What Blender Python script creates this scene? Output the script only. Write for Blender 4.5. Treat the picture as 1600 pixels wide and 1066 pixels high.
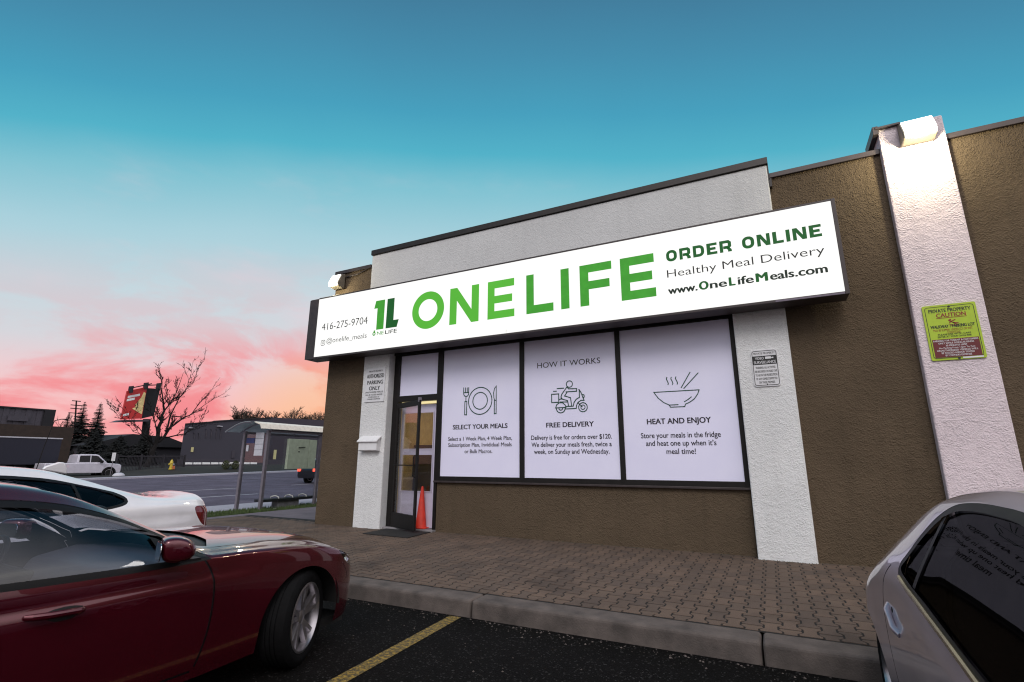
import bpy, bmesh, math, random
import numpy as np
from mathutils import Matrix, Vector, geometry

for _o in list(bpy.data.objects):
    bpy.data.objects.remove(_o)
random.seed(7)
C = bpy.context.scene.collection
SC = bpy.context.scene
R = math.radians
PI = math.pi

# ------------------------------------------------------------------ camera
YAW, PITCH, ROLL = 0.46699227, 0.23659459, 0.00234062
cam_d = bpy.data.cameras.new('camera')
cam = bpy.data.objects.new('camera', cam_d)
C.objects.link(cam)
cam_d.sensor_width = 36.0
cam_d.lens = 779.165 / 1600 * 36.0
cam_d.clip_end = 3000
cam_d.clip_start = 0.05
_cy, _sy, _cp, _sp = math.cos(YAW), math.sin(YAW), math.cos(PITCH), math.sin(PITCH)
_f = Vector((-_sy * _cp, _cy * _cp, _sp))
_r = Vector((_cy, _sy, 0))
_u = _r.cross(_f)
_r2 = _r * math.cos(ROLL) + _u * math.sin(ROLL)
_u2 = -_r * math.sin(ROLL) + _u * math.cos(ROLL)
_m = Matrix((_r2, _u2, -_f)).transposed().to_4x4()
_m.translation = Vector((0, -8.29045, 1.3))
cam.matrix_world = _m
SC.camera = cam

# ------------------------------------------------------------------ view, world, sun
SC.view_settings.view_transform = 'Standard'
SC.view_settings.look = 'None'
SC.view_settings.exposure = 0.0
SC.view_settings.gamma = 1.0
SC.cycles.max_bounces = 8
SC.cycles.transparent_max_bounces = 16
SC.cycles.use_denoising = True
SC.cycles.denoising_prefilter = 'ACCURATE'
SC.cycles.denoising_input_passes = 'RGB_ALBEDO_NORMAL'
SC.cycles.pixel_filter_type = 'BLACKMAN_HARRIS'
SC.cycles.filter_width = 1.15
SC.cycles.sample_clamp_indirect = 6.0


def srgb(r, g, b):
    def f(c):
        c /= 255.0
        return c / 12.92 if c <= 0.04045 else ((c + 0.055) / 1.055) ** 2.4
    return (f(r), f(g), f(b), 1.0)


W = bpy.data.worlds.new('World')
SC.world = W
W.use_nodes = True
nt = W.node_tree
nt.nodes.clear()


def N(t, typ, **kw):
    n = t.nodes.new(typ)
    for k, v in kw.items():
        if k == 'ins':
            for kk, vv in v.items():
                n.inputs[kk].default_value = vv
        else:
            setattr(n, k, v)
    return n


def math_node(t, op, a, b=None, clamp=False):
    n = t.nodes.new('ShaderNodeMath')
    n.operation = op
    n.use_clamp = clamp
    for i, x in enumerate((a, b)):
        if x is None:
            continue
        if isinstance(x, (int, float)):
            n.inputs[i].default_value = x
        else:
            t.links.new(x, n.inputs[i])
    return n.outputs[0]


def mix_col(t, fac, a, b, blend='MIX'):
    n = t.nodes.new('ShaderNodeMix')
    n.data_type = 'RGBA'
    n.blend_type = blend
    for i, x in ((0, fac), (6, a), (7, b)):
        if isinstance(x, (int, float)):
            n.inputs[i].default_value = x
        elif isinstance(x, (tuple, list)):
            n.inputs[i].default_value = x
        else:
            t.links.new(x, n.inputs[i])
    return n.outputs[2]


def ramp(t, fac, stops, interp='LINEAR'):
    n = t.nodes.new('ShaderNodeValToRGB')
    n.color_ramp.interpolation = interp
    e = n.color_ramp.elements
    while len(e) < len(stops):
        e.new(0.5)
    for i, (p, c) in enumerate(stops):
        e[i].position = p
        e[i].color = c if len(c) == 4 else tuple(c) + (1,)
    t.links.new(fac, n.inputs[0])
    return n.outputs[0]


tc = N(nt, 'ShaderNodeTexCoord')
sep = N(nt, 'ShaderNodeSeparateXYZ')
nt.links.new(tc.outputs['Generated'], sep.inputs[0])
elev = math_node(nt, 'DIVIDE', math_node(nt, 'ARCSINE', sep.outputs[2]), PI / 2)      # 0..1 = 0..90 deg
dF = N(nt, 'ShaderNodeVectorMath', operation='DOT_PRODUCT')
dF.inputs[1].default_value = (-0.450, 0.893, 0.0)
nt.links.new(tc.outputs['Generated'], dF.inputs[0])
band = math_node(nt, 'DIVIDE', math_node(nt, 'ARCTAN2', sep.outputs[2], math_node(nt, 'MAXIMUM', dF.outputs['Value'], .25)), PI / 2)
elev_true = elev
elev = math_node(nt, 'ADD', math_node(nt, 'MULTIPLY', elev, .3), math_node(nt, 'MULTIPLY', band, .7))
# soft wobble so that the colour bands of the dawn sky are not ruler straight
nz0 = N(nt, 'ShaderNodeTexNoise', ins={'Scale': 1.6, 'Detail': 4.0, 'Roughness': 0.5})
nt.links.new(tc.outputs['Generated'], nz0.inputs['Vector'])
elevw = math_node(nt, 'ADD', elev, math_node(nt, 'MULTIPLY', math_node(nt, 'SUBTRACT', nz0.outputs[0], 0.5), 0.05))
D9 = lambda d: d / 90.0
sky = ramp(nt, elevw, [
    (0.0, srgb(254, 190, 172)), (D9(2.5), srgb(251, 184, 178)), (D9(6), srgb(249, 192, 192)),
    (D9(10), srgb(236, 206, 210)), (D9(13.5), srgb(214, 214, 220)), (D9(19), srgb(196, 216, 224)),
    (D9(25), srgb(168, 208, 220)), (D9(30.5), srgb(128, 194, 210)), (D9(34), srgb(84, 178, 201)),
    (D9(38), srgb(72, 160, 190)), (D9(43), srgb(70, 142, 174)), (D9(49), srgb(66, 120, 152)), (1.0, srgb(48, 92, 128))])
# pink clouds low on the horizon
mp = N(nt, 'ShaderNodeMapping')
mp.inputs['Scale'].default_value = (1.0, 1.0, 2.6)
mp.inputs['Location'].default_value = (0.37, 0.11, 0.0)
nt.links.new(tc.outputs['Generated'], mp.inputs[0])
nz = N(nt, 'ShaderNodeTexNoise', ins={'Scale': 4.4, 'Detail': 8.0, 'Roughness': 0.6, 'Distortion': 0.5})
nt.links.new(mp.outputs[0], nz.inputs['Vector'])
cl = ramp(nt, nz.outputs[0], [(0.40, (0, 0, 0, 1)), (0.57, (1, 1, 1, 1))], 'EASE')
lowmask = ramp(nt, elev, [(0.0, (.8, .8, .8, 1)), (D9(5), (1, 1, 1, 1)), (D9(10), (.85, .85, .85, 1)), (D9(14.5), (.25, .25, .25, 1)), (D9(24), (0, 0, 0, 1))])
sky = mix_col(nt, math_node(nt, 'MULTIPLY', cl, lowmask), sky, srgb(245, 142, 147))
# thin pale wisps a little higher
nz2 = N(nt, 'ShaderNodeTexNoise', ins={'Scale': 2.3, 'Detail': 5.0, 'Roughness': 0.6})
mp2 = N(nt, 'ShaderNodeMapping')
mp2.inputs['Scale'].default_value = (1.0, 1.0, 3.0)
mp2.inputs['Location'].default_value = (2.1, 0.7, 0.3)
nt.links.new(tc.outputs['Generated'], mp2.inputs[0])
nt.links.new(mp2.outputs[0], nz2.inputs['Vector'])
cl2 = ramp(nt, nz2.outputs[0], [(0.5, (0, 0, 0, 1)), (0.75, (1, 1, 1, 1))], 'EASE')
midmask = ramp(nt, elev, [(0.0, (.3, .3, .3, 1)), (D9(14), (.55, .55, .55, 1)), (D9(27), (.35, .35, .35, 1)), (D9(34), (0, 0, 0, 1))])
sky = mix_col(nt, math_node(nt, 'MULTIPLY', cl2, midmask), sky, srgb(238, 205, 214))
# orange patch of the rising sun behind the shop
dv = N(nt, 'ShaderNodeVectorMath', operation='DOT_PRODUCT')
_az = Vector((-0.735, 0.68, 0.035)).normalized()
dv.inputs[1].default_value = _az
nt.links.new(tc.outputs['Generated'], dv.inputs[0])
glow = ramp(nt, dv.outputs['Value'], [(0.982, (0, 0, 0, 1)), (1.0, (.55, .55, .55, 1))], 'EASE')
sky = mix_col(nt, glow, sky, srgb(255, 200, 130))
# the opposite half of the sky: bright lilac cloud that lights the shop front
db = N(nt, 'ShaderNodeVectorMath', operation='DOT_PRODUCT')
db.inputs[1].default_value = Vector((0.75, -0.66, 0.0)).normalized()
nt.links.new(tc.outputs['Generated'], db.inputs[0])
back = ramp(nt, math_node(nt, 'ADD', math_node(nt, 'MULTIPLY', db.outputs['Value'], .5), .5), [(.41, (0, 0, 0, 1)), (0.71, (1, 1, 1, 1))], 'EASE')
backsky = ramp(nt, elev_true, [(0.0, (.35, .32, .32, 1)), (D9(9), (.60, .56, .56, 1)), (D9(22), (1.40, 1.33, 1.33, 1)), (D9(44), (2.0, 1.92, 1.94, 1)), (D9(64), (1.6, 1.54, 1.56, 1)), (1.0, (.75, .74, .78, 1))])
bl = ramp(nt, nz.outputs[0], [(0.35, (.75, .75, .8, 1)), (0.65, (1, 1, 1, 1))])
backsky = mix_col(nt, 1.0, backsky, bl, 'MULTIPLY')
sky = mix_col(nt, back, sky, backsky)
bg = N(nt, 'ShaderNodeBackground')
bg.inputs[1].default_value = 1.0
nt.links.new(sky, bg.inputs[0])
wo = N(nt, 'ShaderNodeOutputWorld')
nt.links.new(bg.outputs[0], wo.inputs[0])

sun_d = bpy.data.lights.new('sun', 'SUN')
sun_d.energy = 1.1
sun_d.angle = R(24)
sun_d.color = (1.0, 0.96, 0.93)
sun = bpy.data.objects.new('sun', sun_d)
C.objects.link(sun)
sun.rotation_euler = (R(46), 0, R(14))

# ------------------------------------------------------------------ materials
MATS = {}


def new_mat(name):
    m = bpy.data.materials.new(name)
    m.use_nodes = True
    t = m.node_tree
    b = t.nodes['Principled BSDF']
    MATS[name] = m
    return m, t, b


def objc(t):
    return N(t, 'ShaderNodeTexCoord').outputs['Object']


def noise(t, vec, scale, detail=4.0, rough=0.55):
    n = N(t, 'ShaderNodeTexNoise', ins={'Scale': scale, 'Detail': detail, 'Roughness': rough})
    t.links.new(vec, n.inputs['Vector'])
    return n.outputs[0]


def bump(t, b, h, strength, dist):
    n = N(t, 'ShaderNodeBump', ins={'Strength': strength, 'Distance': dist})
    t.links.new(h, n.inputs['Height'])
    t.links.new(n.outputs[0], b.inputs['Normal'])


def plain(name, col, rough=0.6, metal=0.0, coat=0.0, var=0.12, vscale=9.0, bmp=0.0, bscale=60.0, spec=0.5):
    m, t, b = new_mat(name)
    v = objc(t)
    f = noise(t, v, vscale, 5)
    c2 = tuple(min(1, x * (1 + var)) for x in col[:3]) + (1,)
    c1 = tuple(x * (1 - var) for x in col[:3]) + (1,)
    t.links.new(ramp(t, f, [(0.3, c1), (0.7, c2)]), b.inputs['Base Color'])
    rr = math_node(t, 'ADD', math_node(t, 'MULTIPLY', math_node(t, 'SUBTRACT', f, 0.5), 0.25 * rough), rough, True)
    t.links.new(rr, b.inputs['Roughness'])
    b.inputs['Metallic'].default_value = metal
    b.inputs['Coat Weight'].default_value = coat
    b.inputs['Coat Roughness'].default_value = 0.03
    b.inputs['Specular IOR Level'].default_value = spec
    if bmp:
        bump(t, b, noise(t, v, bscale, 6), bmp, 0.01)
    return m


def stucco(name, col, var=0.20, stain=0.35, strength=0.75, scale=1.0):
    m, t, b = new_mat(name)
    v = objc(t)
    big = noise(t, v, 1.3, 6)
    mp_ = N(t, 'ShaderNodeMapping')
    mp_.inputs['Scale'].default_value = (4.5, 4.5, 0.35)
    t.links.new(v, mp_.inputs[0])
    streak = noise(t, mp_.outputs[0], 1.6, 5)
    c1 = tuple(x * (1 - var) for x in col[:3]) + (1,)
    c2 = tuple(min(1, x * (1 + var)) for x in col[:3]) + (1,)
    base = ramp(t, big, [(0.3, c1), (0.7, c2)])
    st = ramp(t, streak, [(0.52, (0, 0, 0, 1)), (0.78, (stain, stain, stain, 1))])
    base = mix_col(t, st, base, tuple(x * 0.62 for x in col[:3]) + (1,))
    fine = noise(t, v, 90 * scale, 5, .6)
    base = mix_col(t, 0.16, base, ramp(t, fine, [(0.35, (.25, .25, .25, 1)), (0.65, (1, 1, 1, 1))]), 'MULTIPLY')
    t.links.new(base, b.inputs['Base Color'])
    b.inputs['Roughness'].default_value = 0.8
    b.inputs['Specular IOR Level'].default_value = 0.1
    vo = N(t, 'ShaderNodeTexVoronoi', feature='SMOOTH_F1', ins={'Scale': 52.0 * scale, 'Smoothness': .35, 'Randomness': 1.0})
    wob = N(t, 'ShaderNodeTexNoise', ins={'Scale': 38.0 * scale, 'Detail': 3.0})
    t.links.new(v, wob.inputs['Vector'])
    wv = N(t, 'ShaderNodeVectorMath', operation='MULTIPLY_ADD')
    t.links.new(wob.outputs['Color'], wv.inputs[0])
    wv.inputs[1].default_value = (.03, .03, .03)
    t.links.new(v, wv.inputs[2])
    t.links.new(wv.outputs[0], vo.inputs['Vector'])
    mask = ramp(t, noise(t, v, 16 * scale, 4, .6), [(0.36, (.25, .25, .25, 1)), (0.64, (1, 1, 1, 1))])
    drop = math_node(t, 'MULTIPLY', math_node(t, 'SUBTRACT', 1.0, vo.outputs['Distance']), mask)
    h = math_node(t, 'ADD', drop, math_node(t, 'MULTIPLY', fine, 0.55))
    bump(t, b, h, strength, 0.016)
    return m


def paint(name, col, rough=0.22, metal=0.35, flake=True, coat=1.0):
    m, t, b = new_mat(name)
    v = objc(t)
    d = noise(t, v, 3.0, 6)
    c1 = tuple(x * 0.86 for x in col[:3]) + (1,)
    geo = N(t, 'ShaderNodeNewGeometry')
    t.links.new(ramp(t, d, [(0.3, c1), (0.7, col)]), b.inputs['Base Color'])
    felt = N(t, 'ShaderNodeBsdfDiffuse')
    felt.inputs[0].default_value = (.022, .022, .024, 1)
    ms = N(t, 'ShaderNodeMixShader')
    t.links.new(geo.outputs['Backfacing'], ms.inputs[0])
    t.links.new(b.outputs[0], ms.inputs[1])
    t.links.new(felt.outputs[0], ms.inputs[2])
    t.links.new(ms.outputs[0], t.nodes['Material Output'].inputs[0])
    b.inputs['Metallic'].default_value = metal
    t.links.new(math_node(t, 'ADD', math_node(t, 'MULTIPLY', d, 0.12), rough), b.inputs['Roughness'])
    b.inputs['Coat Weight'].default_value = coat
    dust = noise(t, v, 14.0, 8, .7)
    t.links.new(ramp(t, dust, [(0.4, (.005, .005, .005, 1)), (0.85, (.05, .05, .05, 1))]), b.inputs['Coat Roughness'])
    return m


def glass(name, tint=(.35, .38, .40), refl=1.0, rough=0.0, f0=.05, edge=.9):
    m = bpy.data.materials.new(name)
    m.use_nodes = True
    t = m.node_tree
    t.nodes.clear()
    tr = N(t, 'ShaderNodeBsdfTransparent')
    tr.inputs[0].default_value = tuple(tint) + (1,)
    gl = N(t, 'ShaderNodeBsdfGlossy', ins={'Roughness': rough})
    gl.inputs[0].default_value = (refl, refl, refl, 1)
    geo = N(t, 'ShaderNodeNewGeometry')
    dp = N(t, 'ShaderNodeVectorMath', operation='DOT_PRODUCT')
    t.links.new(geo.outputs['Normal'], dp.inputs[0])
    t.links.new(geo.outputs['Incoming'], dp.inputs[1])
    ca = math_node(t, 'SUBTRACT', 1.0, math_node(t, 'ABSOLUTE', dp.outputs['Value']), True)
    fr = math_node(t, 'ADD', math_node(t, 'MULTIPLY', math_node(t, 'POWER', ca, 5.0), edge), f0)
    mx = N(t, 'ShaderNodeMixShader')
    sm = noise(t, objc(t), 5.0, 5)
    k = math_node(t, 'ADD', fr, math_node(t, 'MULTIPLY', sm, 0.02), True)
    t.links.new(k, mx.inputs[0])
    t.links.new(tr.outputs[0], mx.inputs[1])
    t.links.new(gl.outputs[0], mx.inputs[2])
    o = N(t, 'ShaderNodeOutputMaterial')
    t.links.new(mx.outputs[0], o.inputs[0])
    MATS[name] = m
    return m


def emit(name, col, strength=1.0, var=0.0, vscale=1.0):
    m, t, b = new_mat(name)
    b.inputs['Base Color'].default_value = tuple(min(1, x) * .08 for x in col[:3]) + (1,)
    b.inputs['Roughness'].default_value = 0.5
    b.inputs['Specular IOR Level'].default_value = 0.2
    c = tuple(col[:3]) + (1,)
    if var:
        f = noise(t, objc(t), vscale, 3)
        t.links.new(ramp(t, f, [(0.3, tuple(x * (1 - var) for x in c[:3]) + (1,)), (0.7, c)]), b.inputs['Emission Color'])
    else:
        b.inputs['Emission Color'].default_value = c
    b.inputs['Emission Strength'].default_value = strength
    return m


M = MATS
stucco('brown_stucco', (.114, .084, .056, 1), var=.11, strength=1.0)
stucco('white_stucco', (.765, .77, .77, 1), var=.05, stain=.16, strength=0.7)
stucco('lilac_stucco', (.76, .655, .69, 1), var=.05, stain=.16, strength=0.85)
stucco('fascia_stucco', (.61, .615, .615, 1), var=.05, stain=.2, strength=0.4)
plain('dark_metal', (.020, .016, .015), .42, .3, var=.25, bmp=.05)
plain('brown_metal', (.045, .034, .034), .45, .2, var=.2, bmp=.05)
plain('black_frame', (.008, .0065, .006), .5, .0, var=.25, spec=.3)
plain('purple_trim', (.16, .13, .17), .5)
plain('poster_vinyl', (.80, .79, 1.0), .40, var=.035, vscale=1.4, bmp=.10, bscale=3.5)
plain('black_ink', (.012, .010, .016), .55)
plain('dark_green_ink', (.006, .06, .034), .55)
emit('sign_face', (1.0, 1.0, .975), 1.0, .03, .7)
emit('green_letter', (.105, .50, .045), 0.95, .12, .8)
emit('mid_green_letter', (.06, .36, .035), 0.95, .2, 6.0)
emit('deep_green_letter', (.012, .115, .022), 0.9, .15, 5.0)
emit('grey_letter', (.03, .03, .03), 0.9)
emit('dark_letter', (.018, .03, .022), 0.8)
emit('lamp_glow', (1.0, .97, .86), 4.0)
emit('hall_lamp', (1.0, .82, .45), 9.0)
plain('lamp_body', (.16, .14, .11), .5)
plain('sign_white', (.70, .70, .72), .45, var=.05)
plain('sign_black', (.012, .012, .012), .5)
plain('sign_lime', (.38, .52, .025), .45, var=.06)
plain('sign_maroon', (.13, .012, .014), .5)
plain('sign_red', (.24, .018, .012), .5)
plain('mail_white', (.74, .74, .75), .4, var=.05)
plain('cone_orange', (.70, .040, .018), .5, var=.15, bmp=.05)
plain('rubber_mat', (.010, .009, .009), .9, bmp=.4, bscale=200)
plain('door_white', (.62, .58, .72), .4, var=.05)
plain('hall_wall', (.62, .50, .28), .8)
plain('hall_dark', (.07, .055, .03), .7)
plain('tyre_rubber', (.006, .006, .0065), .8, var=.3, bmp=.25, bscale=70, spec=.08)
plain('alloy', (.42, .40, .42), .3, .9, var=.08)
plain('alloy_dark', (.012, .012, .013), .6, .0, spec=.2)
plain('black_plastic', (.007, .007, .008), .5, spec=.22)
plain('chrome', (.75, .74, .74), .12, 1.0, var=.05)
plain('gold_trim', (.35, .30, .20), .25, .9, var=.15)
plain('seat_leather', (.085, .085, .10), .5, bmp=.1)
plain('seat_pale', (.22, .24, .28), .6)
plain('under_dark', (.006, .006, .006), .9)
paint('red_paint', (.088, .0035, .012, 1), .17, .55)
paint('white_paint', (.80, .79, .82, 1), .3, 0.0)
paint('silver_paint', (.56, .475, .535, 1), .30, .55)
paint('truck_paint', (.62, .60, .68, 1), .35, 0.0)
paint('suv_paint', (.012, .012, .016, 1), .3, .2)
glass('car_glass', (.70, .72, .78), f0=.06)
glass('dark_glass', (.12, .12, .13), f0=.02, edge=.03)
glass('door_glass', (.90, .90, .90), f0=.03)
glass('shelter_glass', (.92, .94, .95), f0=.02)
glass('lens_clear', (.92, .93, .95))
plain('lamp_red', (.14, .006, .008), .15, coat=1.0)
emit('brake_lit', (1.0, .10, .06), 2.2)
plain('mirror_glass', (.8, .8, .8), .02, 1.0, var=0.0)
plain('shelter_metal', (.22, .20, .23), .45, .5)
plain('shelter_fascia', (.80, .74, .64), .5)
plain('cabinet_green', (.36, .42, .32), .55, var=.12)
plain('bench_wood', (.018, .016, .02), .7)
plain('concrete', (.22, .21, .22), .85, var=.2, bmp=.3, bscale=30)
plain('pale_concrete', (.34, .33, .38), .85, var=.15, bmp=.3, bscale=20)
plain('blue_panel', (.03, .035, .12), .6)
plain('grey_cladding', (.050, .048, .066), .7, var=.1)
plain('roof_dark', (.012, .012, .016), .8)
plain('pale_panel', (.5, .5, .55), .6)
plain('yellow_board', (.65, .6, .3), .6)
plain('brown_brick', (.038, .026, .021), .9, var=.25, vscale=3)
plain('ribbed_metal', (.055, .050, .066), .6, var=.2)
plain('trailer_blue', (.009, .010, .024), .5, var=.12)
plain('bark', (.006, .0045, .0045), .95, var=.3)
plain('pale_bark', (.06, .045, .035), .95, var=.3)
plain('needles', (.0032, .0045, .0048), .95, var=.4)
plain('shrub_leaf', (.05, .06, .025), .9, var=.4)
plain('board_red', (.55, .03, .03), .5, var=.2, vscale=.8)
plain('board_white', (.85, .85, .85), .5)
plain('board_cream', (.8, .62, .28), .5, var=.25, vscale=2)
plain('hydrant_yellow', (.5, .38, .04), .5)
plain('hydrant_orange', (.5, .14, .05), .5)
plain('fence_dark', (.02, .018, .024), .7)
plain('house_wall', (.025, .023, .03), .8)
plain('paper_white', (.8, .8, .8), .7)
plain('grass_blade', (.055, .085, .025), .9, var=.45, vscale=2.5)
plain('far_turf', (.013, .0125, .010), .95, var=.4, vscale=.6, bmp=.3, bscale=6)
plain('soil', (.05, .05, .032), .95, var=.3, bmp=.4, bscale=15)


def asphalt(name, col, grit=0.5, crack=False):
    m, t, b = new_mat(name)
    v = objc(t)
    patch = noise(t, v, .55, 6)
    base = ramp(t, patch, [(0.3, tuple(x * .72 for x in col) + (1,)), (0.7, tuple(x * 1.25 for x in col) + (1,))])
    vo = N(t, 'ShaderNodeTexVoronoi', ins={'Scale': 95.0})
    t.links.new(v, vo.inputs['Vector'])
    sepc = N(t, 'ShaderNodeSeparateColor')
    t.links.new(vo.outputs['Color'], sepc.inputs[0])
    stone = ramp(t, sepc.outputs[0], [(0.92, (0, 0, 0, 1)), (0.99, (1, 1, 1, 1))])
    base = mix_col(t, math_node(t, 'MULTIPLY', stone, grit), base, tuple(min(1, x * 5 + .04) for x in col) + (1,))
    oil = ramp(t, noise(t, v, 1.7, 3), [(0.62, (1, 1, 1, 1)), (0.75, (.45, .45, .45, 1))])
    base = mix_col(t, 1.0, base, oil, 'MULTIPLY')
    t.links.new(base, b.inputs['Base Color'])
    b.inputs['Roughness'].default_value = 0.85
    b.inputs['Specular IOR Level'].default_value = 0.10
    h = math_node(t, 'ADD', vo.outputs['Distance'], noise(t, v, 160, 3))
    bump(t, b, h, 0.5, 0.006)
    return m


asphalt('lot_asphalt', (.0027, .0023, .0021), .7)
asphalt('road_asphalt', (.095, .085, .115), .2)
plain('paver', (.110, .077, .057), .85, var=.22, vscale=2.0, bmp=.45, bscale=110)


def paver_variation():
    t = M['paver'].node_tree
    b = t.nodes['Principled BSDF']
    geo = N(t, 'ShaderNodeNewGeometry')
    old = b.inputs['Base Color'].links[0].from_socket
    tint = ramp(t, geo.outputs['Random Per Island'], [(0, (.80, .80, .82, 1)), (.5, (1, .98, .96, 1)), (1, (1.15, 1.10, 1.06, 1))])
    grit = ramp(t, noise(t, objc(t), 170, 4, .7), [(.36, (.6, .6, .6, 1)), (.68, (1.25, 1.25, 1.25, 1))])
    stain = ramp(t, noise(t, objc(t), 1.1, 5, .6), [(.55, (1, 1, 1, 1)), (.72, (.55, .52, .5, 1))])
    c = mix_col(t, 1.0, mix_col(t, 1.0, mix_col(t, 1.0, old, tint, 'MULTIPLY'), grit, 'MULTIPLY'), stain, 'MULTIPLY')
    t.links.new(c, b.inputs['Base Color'])


paver_variation()
plain('paver_joint', (.005, .004, .003), .95)
plain('kerb_concrete', (.088, .072, .064), .85, var=.42, vscale=5, bmp=.5, bscale=70)
plain('walk_concrete', (.13, .11, .125), .85, var=.25, vscale=2, bmp=.3, bscale=40)


def worn_yellow():
    m, t, b = new_mat('yellow_line')
    v = objc(t)
    f = noise(t, v, 34, 8, .75)
    w = ramp(t, f, [(0.46, (0, 0, 0, 1)), (0.60, (1, 1, 1, 1))])
    t.links.new(mix_col(t, w, (.05, .04, .02, 1), (.34, .22, .03, 1)), b.inputs['Base Color'])
    b.inputs['Roughness'].default_value = .8
    bump(t, b, noise(t, v, 160, 4), .5, .006)


worn_yellow()
plain('lane_white', (.55, .55, .6), .7)


# ------------------------------------------------------------------ mesh builder
class MB:
    def __init__(self):
        self.v, self.f = [], []

    def add(self, vs, fs, mat=None):
        o = len(self.v)
        if mat is not None:
            vs = [tuple(mat @ Vector(p)) for p in vs]
        self.v += [tuple(p) for p in vs]
        self.f += [tuple(i + o for i in q) for q in fs]
        return self

    def box(self, x0, y0, z0, x1, y1, z1, mat=None):
        vs = [(x0, y0, z0), (x1, y0, z0), (x1, y1, z0), (x0, y1, z0), (x0, y0, z1), (x1, y0, z1), (x1, y1, z1), (x0, y1, z1)]
        fs = [(0, 3, 2, 1), (4, 5, 6, 7), (0, 1, 5, 4), (1, 2, 6, 5), (2, 3, 7, 6), (3, 0, 4, 7)]
        return self.add(vs, fs, mat)

    def prism(self, poly, a, b, axis='y', mat=None):
        """closed polygon of 2D points extruded along an axis"""
        n = len(poly)
        if axis == 'y':
            g = lambda p, d: (p[0], d, p[1])
        elif axis == 'x':
            g = lambda p, d: (d, p[0], p[1])
        else:
            g = lambda p, d: (p[0], p[1], d)
        vs = [g(p, a) for p in poly] + [g(p, b) for p in poly]
        fs = [tuple(range(n)), tuple(range(2 * n - 1, n - 1, -1))] + [(i, i + n, (i + 1) % n + n, (i + 1) % n) for i in range(n)]
        return self.add(vs, fs, mat)

    def tube(self, pts, rad, n=8, cap=True):
        pts = [Vector(p) for p in pts]
        if isinstance(rad, (int, float)):
            rad = [rad] * len(pts)
        vs, fs = [], []
        prev = None
        for i, p in enumerate(pts):
            d = (pts[min(i + 1, len(pts) - 1)] - pts[max(i - 1, 0)])
            d = d.normalized() if d.length > 1e-9 else Vector((0, 0, 1))
            if prev is None:
                a = d.orthogonal().normalized()
            else:
                a = (prev - d * prev.dot(d))
                a = a.normalized() if a.length > 1e-6 else d.orthogonal().normalized()
            prev = a
            b = d.cross(a)
            for k in range(n):
                t = 2 * PI * k / n
                vs.append(p + (a * math.cos(t) + b * math.sin(t)) * rad[i])
        for i in range(len(pts) - 1):
            for k in range(n):
                fs.append((i * n + k, i * n + (k + 1) % n, (i + 1) * n + (k + 1) % n, (i + 1) * n + k))
        if cap:
            fs.append(tuple(range(n - 1, -1, -1)))
            fs.append(tuple((len(pts) - 1) * n + k for k in range(n)))
        return self.add(vs, fs)

    def lathe(self, prof, n=24, mat=None, closed=False):
        """profile of (r, z) turned about z"""
        vs, fs = [], []
        m = len(prof)
        for r_, z_ in prof:
            for k in range(n):
                t = 2 * PI * k / n
                vs.append((r_ * math.cos(t), r_ * math.sin(t), z_))
        for i in range(m - (0 if closed else 1)):
            j = (i + 1) % m
            for k in range(n):
                fs.append((i * n + k, i * n + (k + 1) % n, j * n + (k + 1) % n, j * n + k))
        if not closed:
            if prof[0][0] > 1e-6:
                fs.append(tuple(range(n - 1, -1, -1)))
            if prof[-1][0] > 1e-6:
                fs.append(tuple((m - 1) * n + k for k in range(n)))
        return self.add(vs, fs, mat)

    def ellipsoid(self, c, r, nu=14, nv=8):
        prof = [(max(1e-4, math.sin(PI * i / nv)), -math.cos(PI * i / nv)) for i in range(nv + 1)]
        return self.lathe(prof, nu, Matrix.Translation(c) @ Matrix.Diagonal((r[0], r[1], r[2], 1)))

    def flat(self, poly, y):
        """flat polygon of (x, z) points facing -y (triangulated, may be concave)"""
        tri = geometry.tessellate_polygon([[Vector((p[0], p[1], 0)) for p in poly]])
        vs = [(p[0], y, p[1]) for p in poly]
        fs = []
        for a, b, c in tri:
            ar = (poly[b][0] - poly[a][0]) * (poly[c][1] - poly[a][1]) - (poly[b][1] - poly[a][1]) * (poly[c][0] - poly[a][0])
            fs.append((a, b, c) if ar > 0 else (a, c, b))
        return self.add(vs, fs)

    def ring(self, cx, cz, ro, ri, y, n=48, sx=1.0):
        """flat annulus facing -y"""
        vs, fs = [], []
        for k in range(n):
            t = 2 * PI * k / n
            vs.append((cx + ro * sx * math.cos(t), y, cz + ro * math.sin(t)))
            vs.append((cx + (ro * sx - (ro - ri)) * math.cos(t), y, cz + ri * math.sin(t)))
        for k in range(n):
            j = (k + 1) % n
            fs.append((2 * k + 1, 2 * k, 2 * j, 2 * j + 1))
        return self.add(vs, fs)

    def stroke(self, pts, w, y):
        """flat polyline of even width facing -y"""
        pts = [Vector(p) for p in pts]
        closed = (pts[0] - pts[-1]).length < 1e-4 and len(pts) > 3
        if closed:
            pts = pts[:-1]
        n = len(pts)
        L, Rr = [], []
        for i in range(n):
            a = pts[(i - 1) % n] if (closed or i > 0) else None
            b = pts[(i + 1) % n] if (closed or i < n - 1) else None
            d1 = (pts[i] - a).normalized() if a is not None else None
            d2 = (b - pts[i]).normalized() if b is not None else None
            if d1 is None:
                d1 = d2
            if d2 is None:
                d2 = d1
            n1 = Vector((-d1.y, d1.x))
            n2 = Vector((-d2.y, d2.x))
            m_ = n1 + n2
            m_ = m_.normalized() if m_.length > 1e-6 else n1
            k = 1.0 / max(0.45, m_.dot(n1))
            L.append(pts[i] + m_ * (w / 2 * k))
            Rr.append(pts[i] - m_ * (w / 2 * k))
        vs = [(p.x, y, p.y) for p in L] + [(p.x, y, p.y) for p in Rr]
        fs = []
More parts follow.
